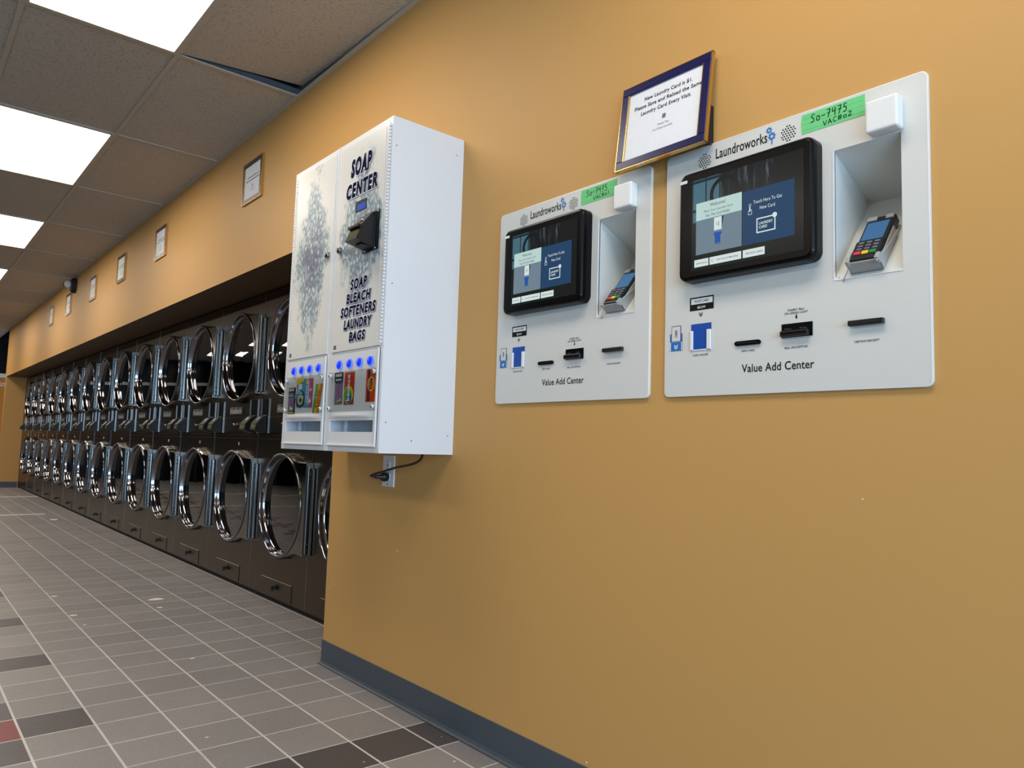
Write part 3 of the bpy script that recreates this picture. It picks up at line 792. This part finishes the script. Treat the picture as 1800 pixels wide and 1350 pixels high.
    rings = [rrect(mx0+i_, mx1-i_, mz0+i_, mz1-i_, .021-i_, 6) for i_, _ in prof]; n = len(rings[0])
    vv = [(x, prof[k][1], z) for k, rg in enumerate(rings) for x, z in rg]
    b_.add(vv, [(k*n+i, k*n+(i+1) % n, (k+1)*n+(i+1) % n, (k+1)*n+i) for k in range(len(prof)-1) for i in range(n)])
    b_.flat(rings[-1], 1.4555)
    mon = b_.build('touch_monitor', M['blackgloss'], root)
    sx0, sz0 = -1.066, 1.381; sx1, sz1 = -.778, 1.604; ys = 1.4549
    # the screen keeps its own origin at its lower left corner
    s = MB(); s.rect(sx0, sx1, sz0, sz1, ys, 0); y1 = ys-.0003; y2 = ys-.0006; y3 = ys-.0009
    s.rect(-1.053, -.928, 1.502, 1.545, y1, 1); s.rect(-1.053, -.928, 1.418, 1.502, y1, 2); s.rect(-.926, -.799, 1.417, 1.543, y1, 3)
    for a, c_, tx in ((-1.057, -1.017, 'ESPAÑOL'), (-1.014, -.929, '   HOW THIS SYSTEM WORKS'), (-.925, -.870, 'REPLACE CARD')):
        s.rect(a, c_, 1.3885, 1.4065, y1, 4); m_ = (c_-a)*.14; s.text(tx.strip(), a+m_+(.008 if 'HOW' in tx else 0), c_-m_*.6, 1.395, 1.3995, y2, 5, .005)
    for (a, c_, d_, e_) in ((-1.009, -1.0085, 1.395, 1.400), (-1.0050, -1.0045, 1.395, 1.400), (-1.009, -1.0045, 1.3995, 1.400), (-1.009, -1.0045, 1.395, 1.3955)): s.rect(a, c_, d_, e_, y2, 5)
    s.text('Welcome!', -1.014, -.971, 1.5300, 1.5385, y2, 5)
    s.text('Place Your Laundry Card', -1.030, -.952, 1.5165, 1.5235, y2, 5); s.text('Into The Card Holder', -1.025, -.958, 1.5065, 1.5135, y2, 5)
    s.rect(-1.002, -.981, 1.469, 1.500, y2, 4); s.flat([(-.981, 1.4705), (-.9755, 1.500), (-.981, 1.500)], y2, 5)
    s.rect(-.9955, -.9945, 1.481, 1.488, y3, 5); s.rect(-.990, -.9885, 1.478, 1.489, y3, 5)
    s.flat([(-.9995, 1.438), (-.9845, 1.438), (-.9845, 1.456), (-.9815, 1.458), (-.9815, 1.464), (-1.0025, 1.464), (-1.0025, 1.458), (-.9995, 1.456)], y2, 6)
    s.rect(-1.001, -.983, 1.4355, 1.4365, y2, 5)
    s.text('Touch Here To Get', -.898, -.828, 1.5085, 1.5165, y2, 4); s.text('New Card', -.882, -.845, 1.4925, 1.5005, y2, 4)
    s.disc(-.9065, 1.508, .0042, y2, 2, 12); s.stroke([(-.907, 1.507), (-.907, 1.494)], .003, y2, 4); s.stroke([(-.9105, 1.494), (-.9105, 1.486), (-.9025, 1.486), (-.9025, 1.496), (-.907, 1.498), (-.9105, 1.494)], .0011, y2, 4)
    s.stroke([(-.889, 1.4405), (-.845, 1.4405), (-.845, 1.472), (-.889, 1.472), (-.889, 1.4405)], .0028, y2, 4)
    s.disc(-.8455, 1.4725, .0058, y3, 4, 16)
    s.text('LAUNDRY', -.884, -.850, 1.4575, 1.4640, y2, 4, .02); s.text('CARD', -.884, -.864, 1.4485, 1.4550, y2, 4, .02)
    s.rect(-1.1005, -1.080, 1.604, 1.6115, y1, 4); s.rect(-1.097, -1.083, 1.6060, 1.6085, y2, 1)
    sc_ = s.build('screen', [M['s_bg'], M['s_welcome'], M['s_grey'], M['s_blue'], M['s_white'], M['s_ink'], M['s_card']], mon)
    off = Vector((sx0, ys, sz0)) - Vector(root.location)
    sc_.data.transform(Matrix.Translation(-off)); sc_.location = off
    # square white cover above the niche
    MB().bbox(-.651, -.588, 1.4625, YP, 1.597, 1.664, 0, .005, 3).build('square_cover', M['kiosk_edge'], root)
    # card holder
    h_ = MB(); h_.rect(-1.0915, -1.033, 1.195, 1.2585, YP-.0007, 0)
    for a, b2 in ((-1.0925, -1.0845), (-1.0445, -1.033)):
        xa, xb = (a, b2)
        h_.bbox(xa, xb, YP-.005, YP, 1.194, 1.242, 1, .0015)
    h_.bbox(-1.0925, -1.033, YP-.002, YP, 1.1925, 1.1955, 1, .0008)
    h_.build('card_holder', [M['cardblue'], M['kiosk_edge']], root)
    n_ = MB(); n_.prism(rrect(-.967, -.901, 1.194, 1.2045, .0052), YP-.005, YP, 0); n_.rect(-.961, -.907, 1.1985, 1.2005, YP-.0054, 1)
    n_.build('new_card_slot', [M['blackgloss'], M['gasket']], root)
    a_ = MB(); a_.box(-.850, -.779, YP-.002, YP, 1.202, 1.2325, 0); a_.bbox(-.849, -.784, YP-.013, YP, 1.203, 1.216, 1, .002)
    a_.rect(-.845, -.788, 1.208, 1.2115, YP-.0135, 0)
    for xx in (-.834, -.799): a_.text('PULL', xx-.008, xx+.008, 1.2195, 1.2220, YP-.0026, 2)
    a_.build('bill_acceptor', [M['blackgloss'], M['black'], M['k_gry']], root)
    r_ = MB(); r_.bbox(-.699, -.629, YP-.012, YP, 1.2115, 1.2225, 0, .0015); r_.rect(-.695, -.634, 1.2145, 1.2175, YP-.0125, 1)
    r_.build('receipt_slot', [M['black'], M['gasket']], root)
    return root
def make_tape(root, dx, num):
    t_ = MB(); y = YP-.0008
    n = 10; pts = [(-.803, 1.652), (-.800, 1.672), (-.803, 1.696)]
    t_.prism([(-.802, 1.652), (-.664, 1.652), (-.6635, 1.675), (-.664, 1.6965), (-.8015, 1.6955), (-.8035, 1.676)], y, YP-.0001, 0)
    for zz in (1.659, 1.6725, 1.684): t_.rect(-.801, -.665, zz, zz+.0004, y-.0001, 2)
    write(t_, 'So-7475', -.781, 1.6725, .0119, .0175, .0001, .0019, y-.0003, 1)
    write(t_, 'VAC#' + num, -.753, 1.6565, .0108, .0105, .0008, .0016, y-.0003, 1)
    t_.xform(lambda a, b_, c_: (a+dx, b_, c_))
    o = t_.build('tape_label', [M['tape'], M['ink'], M['k_grn']], root)
    o['label'] = 'green tape with handwriting'
def make_terminal(dx):
    th = math.atan2(.206, .1675)
    T_ = Vector((0, math.cos(th), math.sin(th))); N_ = Vector((0, -math.sin(th), math.cos(th))); O_ = Vector((-.695+dx, YP+.0, 1.314))
    F = lambda mb: mb.xform(lambda a, b_, c_: O_+Vector((a, 0, 0))+T_*b_+N_*c_)     # a across, b along the slope, c off the slope
    root = thing('card_terminal', (-.665+dx, YP+.02, 1.33), 'x', 'card terminal', 'card terminals in the kiosk niches')
    cr = MB(); cr.bbox(-.003, .063, .008, .012, .001, .030, 0, .001, 1)
    cr.bbox(-.003, .0, .008, .045, .001, .030, 0, .001, 1); cr.bbox(.060, .063, .008, .120, .001, .026, 0, .001, 1)
    cr.bbox(-.002, .062, .008, .150, .0008, .006, 0, .001, 1)
    cr.tube([(.060, .0, .032), (.063, .03, .028), (.064, .07, .018), (.064, .12, .012)], .0025, 0, 8)
    cr.bbox(-.004, .004, .006, .022, .020, .036, 0, .002); cr.bbox(.055, .064, .006, .024, .020, .037, 0, .002)
    F(cr).build('cradle', M['silver'], root)
    b_ = MB(); b_.bbox(.001, .059, .0125, .075, .007, .034, 0, .004, 2); b_.bbox(.002, .0595, .070, .158, .007, .030, 0, .003, 2)
    F(b_).build('case', M['black'], root)
    s = MB(); s.add([(.007, .079, .0305), (.052, .079, .0305), (.052, .138, .0305), (.007, .138, .0305)], [(0,1,2,3)]); F(s).build('screen', M['s_term'], root)
    tp = MB(); tp.bbox(.004, .024, .142, .155, .029, .034, 0, .001); tp.bbox(.042, .058, .142, .155, .029, .034, 0, .001); F(tp).build('printer_cover', M['silver'], root)
    for r_ in range(3):
        for c_ in range(3):
            k = MB(); k.bbox(.010+c_*.016, .020+c_*.016, .042+r_*.010, .047+r_*.010, .0335, .0355, 0, .0006, 1); F(k).build('key', M['k_gry'], root)
    for c_, mm in enumerate(('k_red', 'k_yel', 'k_grn')):
        k = MB(); k.bbox(.008+c_*.0155, .0215+c_*.0155, .027, .037, .0335, .036, 0, .0008, 1); o = F(k).build('key', M[mm], root)
        o['label'] = ('red key', 'yellow key', 'green key')[c_]
    cb_ = MB(); cb_.tube([O_+Vector((-.001, 0, 0))+T_*.012+N_*.02, O_+Vector((-.006, 0, 0))+T_*.0+N_*.012, O_+Vector((-.020, .002, -.008)), O_+Vector((-.027, .003, .006))], .0012, 0, 6)
    cb_.build('stylus_cord', M['silver'], root)
    return root
k0 = make_kiosk(); k0['label'] = 'larger-looking right-hand grey wall kiosk, its green tape marked VAC#02'
k1 = copy_tree(k0); k1.location = (k0.location.x+KX[1], WY, 1.083); k1['label'] = 'left-hand grey wall kiosk, its green tape marked VAC#01, nearer the soap cabinet'
make_tape(k0, KX[0], 'o2'); make_tape(k1, KX[1], 'o1')
t0 = make_terminal(0); t0['label'] = 'black card terminal with coloured keys in the niche of the right-hand kiosk'
t1 = copy_tree(t0); t1.location = (t0.location.x+KX[1], t0.location.y, t0.location.z); t1['label'] = 'black card terminal with coloured keys in the niche of the left-hand kiosk'

# ------------------------------------------------------------------ soap vending cabinet
BX0, BX1, BZ0, BZ1, BY = -2.852, -2.087, .912, 2.036, 1.208
root = thing('soap_vending_cabinet', (BX0, WY, BZ0), 'tall white soap vending cabinet with bubble print and blue buttons, hung on the gold wall', 'vending machine')
m = MB(); y = BY+.004
m.box(BX0, BX0+.004, BY+.02, WY, BZ0, BZ1); m.box(BX1-.004, BX1, BY+.02, WY, BZ0, BZ1)
m.box(BX0+.004, BX1-.004, BY+.02, WY, BZ1-.004, BZ1); m.box(BX0+.004, BX1-.004, BY+.02, WY, BZ0, BZ0+.004)
m.box(BX0, BX0+.022, BY, BY+.02, BZ0, BZ1); m.box(BX1-.016, BX1, BY, BY+.02, BZ0, BZ1)
m.box(-2.482, -2.468, BY-.001, BY+.02, BZ0, BZ1); m.box(-2.464, -2.449, BY-.001, BY+.02, BZ0, BZ1)
for a_, b_ in ((BX0+.022, -2.482), (-2.449, BX1-.016)):
    m.box(a_, b_, BY, BY+.02, BZ1-.018, BZ1); m.box(a_, b_, BY, BY+.02, BZ0, BZ0+.024); m.box(a_, b_, BY, BY+.02, 1.256, 1.262)
m.box(-2.468, -2.464, BY+.004, BY+.02, BZ0, BZ1)
m.box(BX0+.004, BX1-.004, WY-.004, WY-.002, BZ0+.004, BZ1-.004)
for (yy, zz) in ((1.224, 1.937), (1.47, 1.972), (1.23, 1.012), (1.476, .977), (1.23, 1.47), (1.33, .955)):
    v_ = [(BX1+.0006, yy+.0022*math.cos(a), zz+.0022*math.sin(a)) for a in [2*PI*i/8 for i in range(8)]]
    m.add(v_, [list(range(8))], 1)
m.build('casing', [M['cabinet'], M['darkgrey']], root)
UN = [(-2.830, -2.483, 0), (-2.448, -2.104, 1)]
for x0, x1, un in UN:
    d = MB(); d.bbox(x0, x1, BY-.004, BY+.012, 1.263, 2.016, 0, .0015, 1)
    yy = BY-.0046
    if un == 1:
        rows = [('SOAP', -2.362, -2.213, 1.888, 1.957, .062), ('CENTER', -2.389, -2.166, 1.812, 1.868, .06), ('SOAP', -2.323, -2.207, 1.474, 1.514, .05),
                ('BLEACH', -2.348, -2.178, 1.428, 1.464, .05), ('SOFTENERS', -2.387, -2.140, 1.382, 1.419, .05), ('LAUNDRY', -2.360, -2.163, 1.337, 1.372, .05), ('BAGS', -2.316, -2.204, 1.292, 1.327, .05)]
        for tx, a, b_, c_, e_, bo in rows:
            d.text(tx, a, b_, c_, e_, yy, 3, bo, .12, (.0028, -.0028), extra=.045)
            d.text(tx, a, b_, c_, e_, yy-.0003, 2, bo, .12, extra=.045)
            d.text(tx, a, b_, c_, e_, yy-.0006, 1, bo, .12)
    xs_ = x0+.010 if un == 0 else x1-.016
    d.box(xs_-.006, xs_-.001, yy-.0006, yy, 1.268, 2.006, 4)
    d.rect(x0+.018, x0+.036, 1.274, 1.288, yy, 5); d.rect(x0+.021, x0+.033, 1.277, 1.285, yy-.0004, 3)
    # own origin at the lower left corner so that the print has its own frame
    cx = (-2.655 if un == 0 else -2.268); cz = (1.640 if un == 0 else 1.66)
    bub = bubbles('bubble_print_left' if un == 0 else 'bubble_print_right', cx-root.location.x, cz-root.location.z, .145 if un == 0 else .155, .335 if un == 0 else .30)
    door = d.build('door', [bub, M['navy'], M['letter_edge'], M['letter_shadow'], M['cabinet'], M['darkgrey']], root)
    door['label'] = 'door with bubble print only' if un == 0 else 'door lettered SOAP CENTER'
    hb = MB(); hx = x0-.003 if un == 0 else x1+.003
    for i in range(62): hb.bbox(hx-.004, hx+.004, BY-.006, BY, 1.27+i*.012, 1.2795+i*.012, 0, .001, 1)
    hb.build('piano_hinge', M['cabinet'], door)
    lx = x1-.030 if un == 0 else x0+.030
    MB().lathe(lx, 1.636, [(.0125, BY-.004), (.0125, BY-.012), (.009, BY-.016), (.001, BY-.016)], 0, 16).build('lock', M['chrome'], door)
    # lower front: frame, window, slot
    f = MB(); z0, z1 = .937, 1.254; fy = BY-.004
    f.box(x0+.003, x1-.003, fy, fy+.004, 1.192, z1)                # button strip
    f.box(x0+.003, x1-.003, fy, fy+.004, 1.019, 1.192)             # backing behind the window
    f.box(x0+.003, x1-.003, fy, fy+.004, z0, .980)
    f.box(x0+.003, x0+.018, fy, fy+.004, .980, 1.019); f.box(x1-.020, x1-.003, fy, fy+.004, .980, 1.019)
    f.bbox(x0-.002, x1+.004, fy-.006, fy, z0-.006, z0, 0, .001, 1); f.bbox(x1-.002, x1+.004, fy-.006, fy, z0, z1, 0, .001, 1)
    # curved lip under the window
    n = 14; lipv = []
    for i in range(n+1):
        t_ = i/n; xx = x0+.006+(x1-x0-.012)*t_; s_ = math.sin(PI*t_)
        lipv += [(xx, fy-.0005, 1.048-.0*s_), (xx, fy-.010*s_-.001, 1.040-.008*s_), (xx, fy-.0005, 1.026)]
    f.add(lipv, [(3*i+k, 3*i+k+1, 3*i+k+4, 3*i+k+3) for i in range(n) for k in (0, 1)], 0, True)
    fo = f.build('lower_panel', M['cabinet'], root)
    tr = MB()
    xa, xb = x0+.017, x1-.018; ty = BY+.08
    tr.add([(xa,fy,.980),(xb,fy,.980),(xb,ty,.980),(xa,ty,.980),(xa,fy,1.019),(xb,fy,1.019),(xb,ty,1.019),(xa,ty,1.019)], [(0,1,2,3),(3,2,6,7),(0,3,7,4),(1,5,6,2),(4,7,6,5)])
    tr.box(xa+.05, xa+.06, fy+.03, fy+.04, .980, 1.019)
    tr.build('dispensing_tray', M['cabinet_in'], root)
    for bx in ([-2.752, -2.681, -2.610, -2.536] if un == 0 else [-2.371, -2.297, -2.226, -2.153]):
        MB().lathe(bx, 1.215, [(.0175, fy), (.0175, fy-.004), (.0150, fy-.006)], 0, 20).lathe(bx, 1.215, [(.0150, fy-.006), (.0135, fy-.009), (.001, fy-.010)], 1, 20).build('button', [M['ledhalo'], M['led']], root)
    wd = MB(); wd.box(x0+.006, x1-.004, fy-.0075, fy-.006, 1.050, 1.190)
    win = wd.build('packet_window', M['clear'], root)
    for sx in (x0+.016, x1-.018):
        for sz in (1.062, 1.178):
            MB().lathe(sx, sz, [(.007, fy-.0005), (.007, fy-.010), (.004, fy-.011)], 0, 12).lathe(sx, sz, [(.0042, fy-.011), (.001, fy-.0118)], 1, 12).build('screw', [M['plug_white'], M['gasket']], win)
# small blue display and bill/coin unit on the right door
dsp = MB(); dsp.box(-2.313, -2.238, BY-.006, BY-.0042, 1.753, 1.790, 0); dsp.rect(-2.300, -2.240, 1.755, 1.777, BY-.0063, 1)
dsp.build('display', [M['gasket'], M['lcdblue']], root)
v = MB(); v.box(-2.250, -2.141, BY-.007, BY-.0042, 1.592, 1.728, 0)
bv = v.build('bill_validator', M['black'], root)
bz = MB(); xa, xb = -2.236, -2.162
side = [(BY-.007, 1.722), (BY-.022, 1.716), (BY-.060, 1.668), (BY-.072, 1.668), (BY-.072, 1.660), (BY-.062, 1.658), (BY-.080, 1.616), (BY-.007, 1.600)]
n = len(side)
bz.add([(xa, yy, zz) for yy, zz in side]+[(xb, yy, zz) for yy, zz in side], [(i, (i+1) % n, n+(i+1) % n, n+i) for i in range(n)]+[list(range(n)), [n+i for i in range(n)]])
def onf(x, t_, a=(BY-.062, 1.658), b_=(BY-.080, 1.616)): return (x, a[0]+(b_[0]-a[0])*t_-.0008, a[1]+(b_[1]-a[1])*t_+.0003)
bz.add([onf(xa+.010, .15), onf(xb-.010, .15), onf(xb-.010, .85), onf(xa+.010, .85)], [(0,1,2,3)], 1)
bz.build('bezel', [M['black'], M['lcd']], bv)
MB().lathe(0, 0, [(.011, 0), (.011, -.003), (.001, -.004)], 0, 14).xform(lambda a, b_, c_: (a-2.193, BY-.0405+b_*.8+c_*.62, 1.693+c_*.78-b_*.6)).build('lock', M['chrome'], bv)
for sx, sz in ((-2.243, 1.722), (-2.148, 1.721), (-2.228, 1.597), (-2.160, 1.597)):
    MB().lathe(sx, sz, [(.005, BY-.007), (.005, BY-.011), (.001, BY-.012)], 0, 10).build('screw', M['chrome'], bv)
MB().box(-2.222, -2.180, BY-.050, BY-.022, 1.6010, 1.6055).xform(lambda a, b_, c_: (a, b_, c_+(BY-.022-b_)*.0)).build('sticker', M['darkgrey'], bv)

# packets hanging behind the clear windows
PK = {k: plain('packet_'+k, c, .3, speck=.05) for k, c in dict(black=srgb(40, 44, 52), lilac=srgb(128, 120, 150), sky=srgb(76, 160, 200), yellow=srgb(226, 204, 60), pink=srgb(206, 70, 130),
      pale=srgb(200, 226, 236), green=srgb(90, 170, 50), orange=srgb(240, 120, 40), red=srgb(196, 52, 30), deep=srgb(38, 46, 96), tide=srgb(224, 74, 24), purple=srgb(70, 28, 70), white=srgb(238, 238, 236), blue=srgb(40, 90, 170)).items()}
def packet(name, label, x0, x1, z0, z1, draw, shear=0.0):
    mats = list(PK.values()); idx = {k: i for i, k in enumerate(PK)}
    mb = MB(); n1, n2 = 6, 8; yb = BY-.0046; vs_ = []
    for j in range(n2+1):
        for i in range(n1+1):
            u, v_ = i/n1, j/n2; vs_.append((x0+(x1-x0)*u, yb-.0018*math.sin(PI*u)*math.sin(PI*v_) ** .5 if 0 < v_ < 1 else yb, z0+(z1-z0)*v_))
    mb.add(vs_, [(j*(n1+1)+i, j*(n1+1)+i+1, (j+1)*(n1+1)+i+1, (j+1)*(n1+1)+i) for j in range(n2) for i in range(n1)], draw(None, 0, 0, 0, 0, 0, idx))
    mb.rect(x0, x1, z0, z1, yb+.0003, 0)
    draw(mb, x0, x1, z0, z1, yb-.0021, idx)
    mb.xform(lambda a, b_, c_: (a+shear*(c_-z0), b_, c_))
    o = mb.build(name, mats); tag(o, label, 'packet', 'detergent packets in the cabinet windows'); return o
def R_(mb, x0, x1, z0, z1, a, b_, c_, d_, y, m): mb.rect(x0+(x1-x0)*a, x0+(x1-x0)*b_, z0+(z1-z0)*c_, z0+(z1-z0)*d_, y, m)
def D_(mb, x0, x1, z0, z1, a, c_, r, rz, y, m): mb.disc(x0+(x1-x0)*a, z0+(z1-z0)*c_, (x1-x0)*r, y, m, 20, (z1-z0)*rz)
def d_dark(mb, x0, x1, z0, z1, y, ix):
    if mb is None: return ix['black']
    B = (mb, x0, x1, z0, z1)
    for i in range(6): R_(*B, .14+.12*i, .22+.12*i, .87, .96, y, ix['white'])
    R_(*B, .12, .88, .74, .80, y, ix['lilac']); R_(*B, .15, .80, .68, .71, y, ix['pale']); R_(*B, .1, .92, .12, .62, y, ix['lilac'])
    R_(*B, .5, .7, .25, .5, y-.0002, ix['pink']); R_(*B, .35, .75, .16, .30, y-.0002, ix['white']); R_(*B, .1, .9, .03, .09, y, ix['yellow'])
def d_lilac(mb, x0, x1, z0, z1, y, ix):
    if mb is None: return ix['lilac']
    B = (mb, x0, x1, z0, z1)
    R_(*B, 0, 1, .72, 1, y, ix['black'])
    for i in range(5): R_(*B, .15+.15*i, .26+.15*i, .87, .96, y-.0002, ix['white'])
    R_(*B, .15, .85, .75, .80, y-.0002, ix['pale']); R_(*B, .15, .85, .66, .70, y, ix['deep'])
    for i in range(4): R_(*B, .25, .75-.05*i, .28+.08*i, .31+.08*i, y, ix['pink'])
    mb.flat([(x0+(x1-x0)*a, z0+(z1-z0)*b_) for a, b_ in ((.2, .08), (.6, .10), (.95, .12), (.85, .20), (.6, .14))], y-.0002, ix['yellow'])
def d_blue(mb, x0, x1, z0, z1, y, ix):
    if mb is None: return ix['sky']
    B = (mb, x0, x1, z0, z1)
    mb.flat([(x0, z1), (x1, z1), (x1, z1-.012), (x0, z1-.028)][::-1], y, ix['yellow']); R_(*B, .3, .75, .62, .80, y-.0002, ix['white'])
    for r in (.55, .42): D_(*B, .55, .30, r, r*.55, y-.0001*(1-r), ix['deep'] if r > .5 else ix['sky'])
    D_(*B, .62, .25, .27, .17, y-.0004, ix['yellow']); D_(*B, .62, .25, .14, .09, y-.0006, ix['black'])
    for i in range(3): R_(*B, .1, .8-.1*i, .48+.05*i, .50+.05*i, y-.0003, ix['white'])
def d_downy(mb, x0, x1, z0, z1, y, ix):
    if mb is None: return ix['sky']
    B = (mb, x0, x1, z0, z1)
    R_(*B, .56, 1, 0, 1, y, ix['pink']); R_(*B, .48, .60, .1, .9, y-.0001, ix['pale']); D_(*B, .35, .88, .16, .08, y-.0002, ix['yellow'])
    mb.text('Downy', x0+.012, x0+.032, z0+.022, z0+.085, y-.0004, ix['white'], .03, rot90=True)
    D_(*B, .75, .22, .14, .07, y-.0002, ix['white']); D_(*B, .8, .6, .1, .05, y-.0002, ix['white'])
def d_gain(mb, x0, x1, z0, z1, y, ix):
    if mb is None: return ix['green']
    B = (mb, x0, x1, z0, z1)
    R_(*B, .45, .78, 0, 1, y, ix['yellow']); R_(*B, .72, 1, 0, 1, y-.0001, ix['orange'])
    mb.text('Gain', x0+.022, x0+.045, z0+.020, z0+.085, y-.0003, ix['red'], .03, rot90=True)
def d_bounce(mb, x0, x1, z0, z1, y, ix):
    if mb is None: return ix['red']
    B = (mb, x0, x1, z0, z1)
    D_(*B, .5, .30, .48, .28, y, ix['yellow']); D_(*B, .46, .28, .40, .24, y-.0002, ix['green']); D_(*B, .58, .20, .26, .16, y-.0004, ix['blue'])
    mb.text('bounce', x0+.024, x0+.046, z0+.012, z1-.010, y-.0007, ix['white'], .035, rot90=True)
def d_tide(mb, x0, x1, z0, z1, y, ix):
    if mb is None: return ix['tide']
    B = (mb, x0, x1, z0, z1)
    R_(*B, .22, .46, .02, 1, y, ix['purple']); D_(*B, .62, .54, .38, .23, y-.0002, ix['yellow']); D_(*B, .62, .54, .30, .18, y-.0004, ix['orange'])
    mb.text('Tide', x0+.028, x0+.048, z0+.038, z0+.078, y-.0006, ix['deep'], .04, rot90=True)
packet('soap_packet', 'dark narrow packet low in the left window of the cabinet', -2.798, -2.733, 1.047, 1.151, d_dark)
packet('soap_packet', 'blue packet with yellow top and swirl, second in the left window', -2.725, -2.653, 1.072, 1.184, d_blue)
packet('soap_packet', 'light blue and pink packet, third in the left window', -2.652, -2.582, 1.070, 1.181, d_downy)
packet('soap_packet', 'green and yellow packet tilted in the left window', -2.580, -2.524, 1.048, 1.156, d_gain, .22)
packet('soap_packet', 'lilac packet with black top in the right window', -2.404, -2.343, 1.075, 1.188, d_lilac)
packet('dryer_sheet_packet', 'red packet with green and yellow oval in the right window', -2.333, -2.261, 1.073, 1.186, d_bounce)
packet('detergent_packet', 'orange packet with round emblem at the right of the right window', -2.181, -2.119, 1.079, 1.187, d_tide)

# ------------------------------------------------------------------ outlet and power cord
o = thing('wall_outlet', (-2.498, WY, .837), 'white outlet plate on the gold wall under the soap cabinet', 'outlet')
MB().bbox(-2.5425, -2.4575, WY-.006, WY, .778, .899, 0, .002).build('cover_plate', M['plug_white'], o)
for zz in (.862, .816):
    r = MB().bbox(-2.515, -2.485, WY-.009, WY-.005, zz-.014, zz+.014, 0, .003)
    for xx in (-2.505, -2.495): r.box(xx-.001, xx+.001, WY-.0094, WY-.008, zz-.005, zz+.005, 1)
    r.build('receptacle', [M['plug_white'], M['gasket']], o)
MB().lathe(-2.50, .787, [(.003, WY-.006), (.003, WY-.008), (.001, WY-.008)], 0, 8).build('screw', M['chrome'], o)
pc = thing('power_cord', (-2.50, WY, .816), 'black power cord plugged into the outlet and looping up to the soap cabinet', 'cord')
MB().lathe(-2.50, .816, [(.001, WY-.0095), (.017, WY-.0095), (.018, WY-.025), (.014, WY-.034), (.008, WY-.040), (.006, WY-.064), (.001, WY-.066)], 0, 16).build('plug', M['black'], pc)
def bez(pts, n=40):
    out = []
    P_ = [Vector(p) for p in pts]; P_ = [P_[0]]+P_+[P_[-1]]
    for k in range(1, len(P_)-2):
        for i in range(n//2):
            t_ = i/(n//2); a, b_, c_, d_ = P_[k-1:k+3]
            out.append(.5*((2*b_)+(-a+c_)*t_+(2*a-5*b_+4*c_-d_)*t_*t_+(-a+3*b_-3*c_+d_)*t_**3))
    out.append(P_[-1]); return out
MB().tube(bez([(-2.50, WY-.060, .816), (-2.506, WY-.074, .8185), (-2.496, WY-.078, .824), (-2.425, WY-.070, .840), (-2.336, WY-.070, .858), (-2.25, WY-.068, .871), (-2.207, WY-.066, .882), (-2.184, WY-.065, .895), (-2.176, WY-.064, .911)]), .0042, 0, 8).build('cable', M['black'], pc)
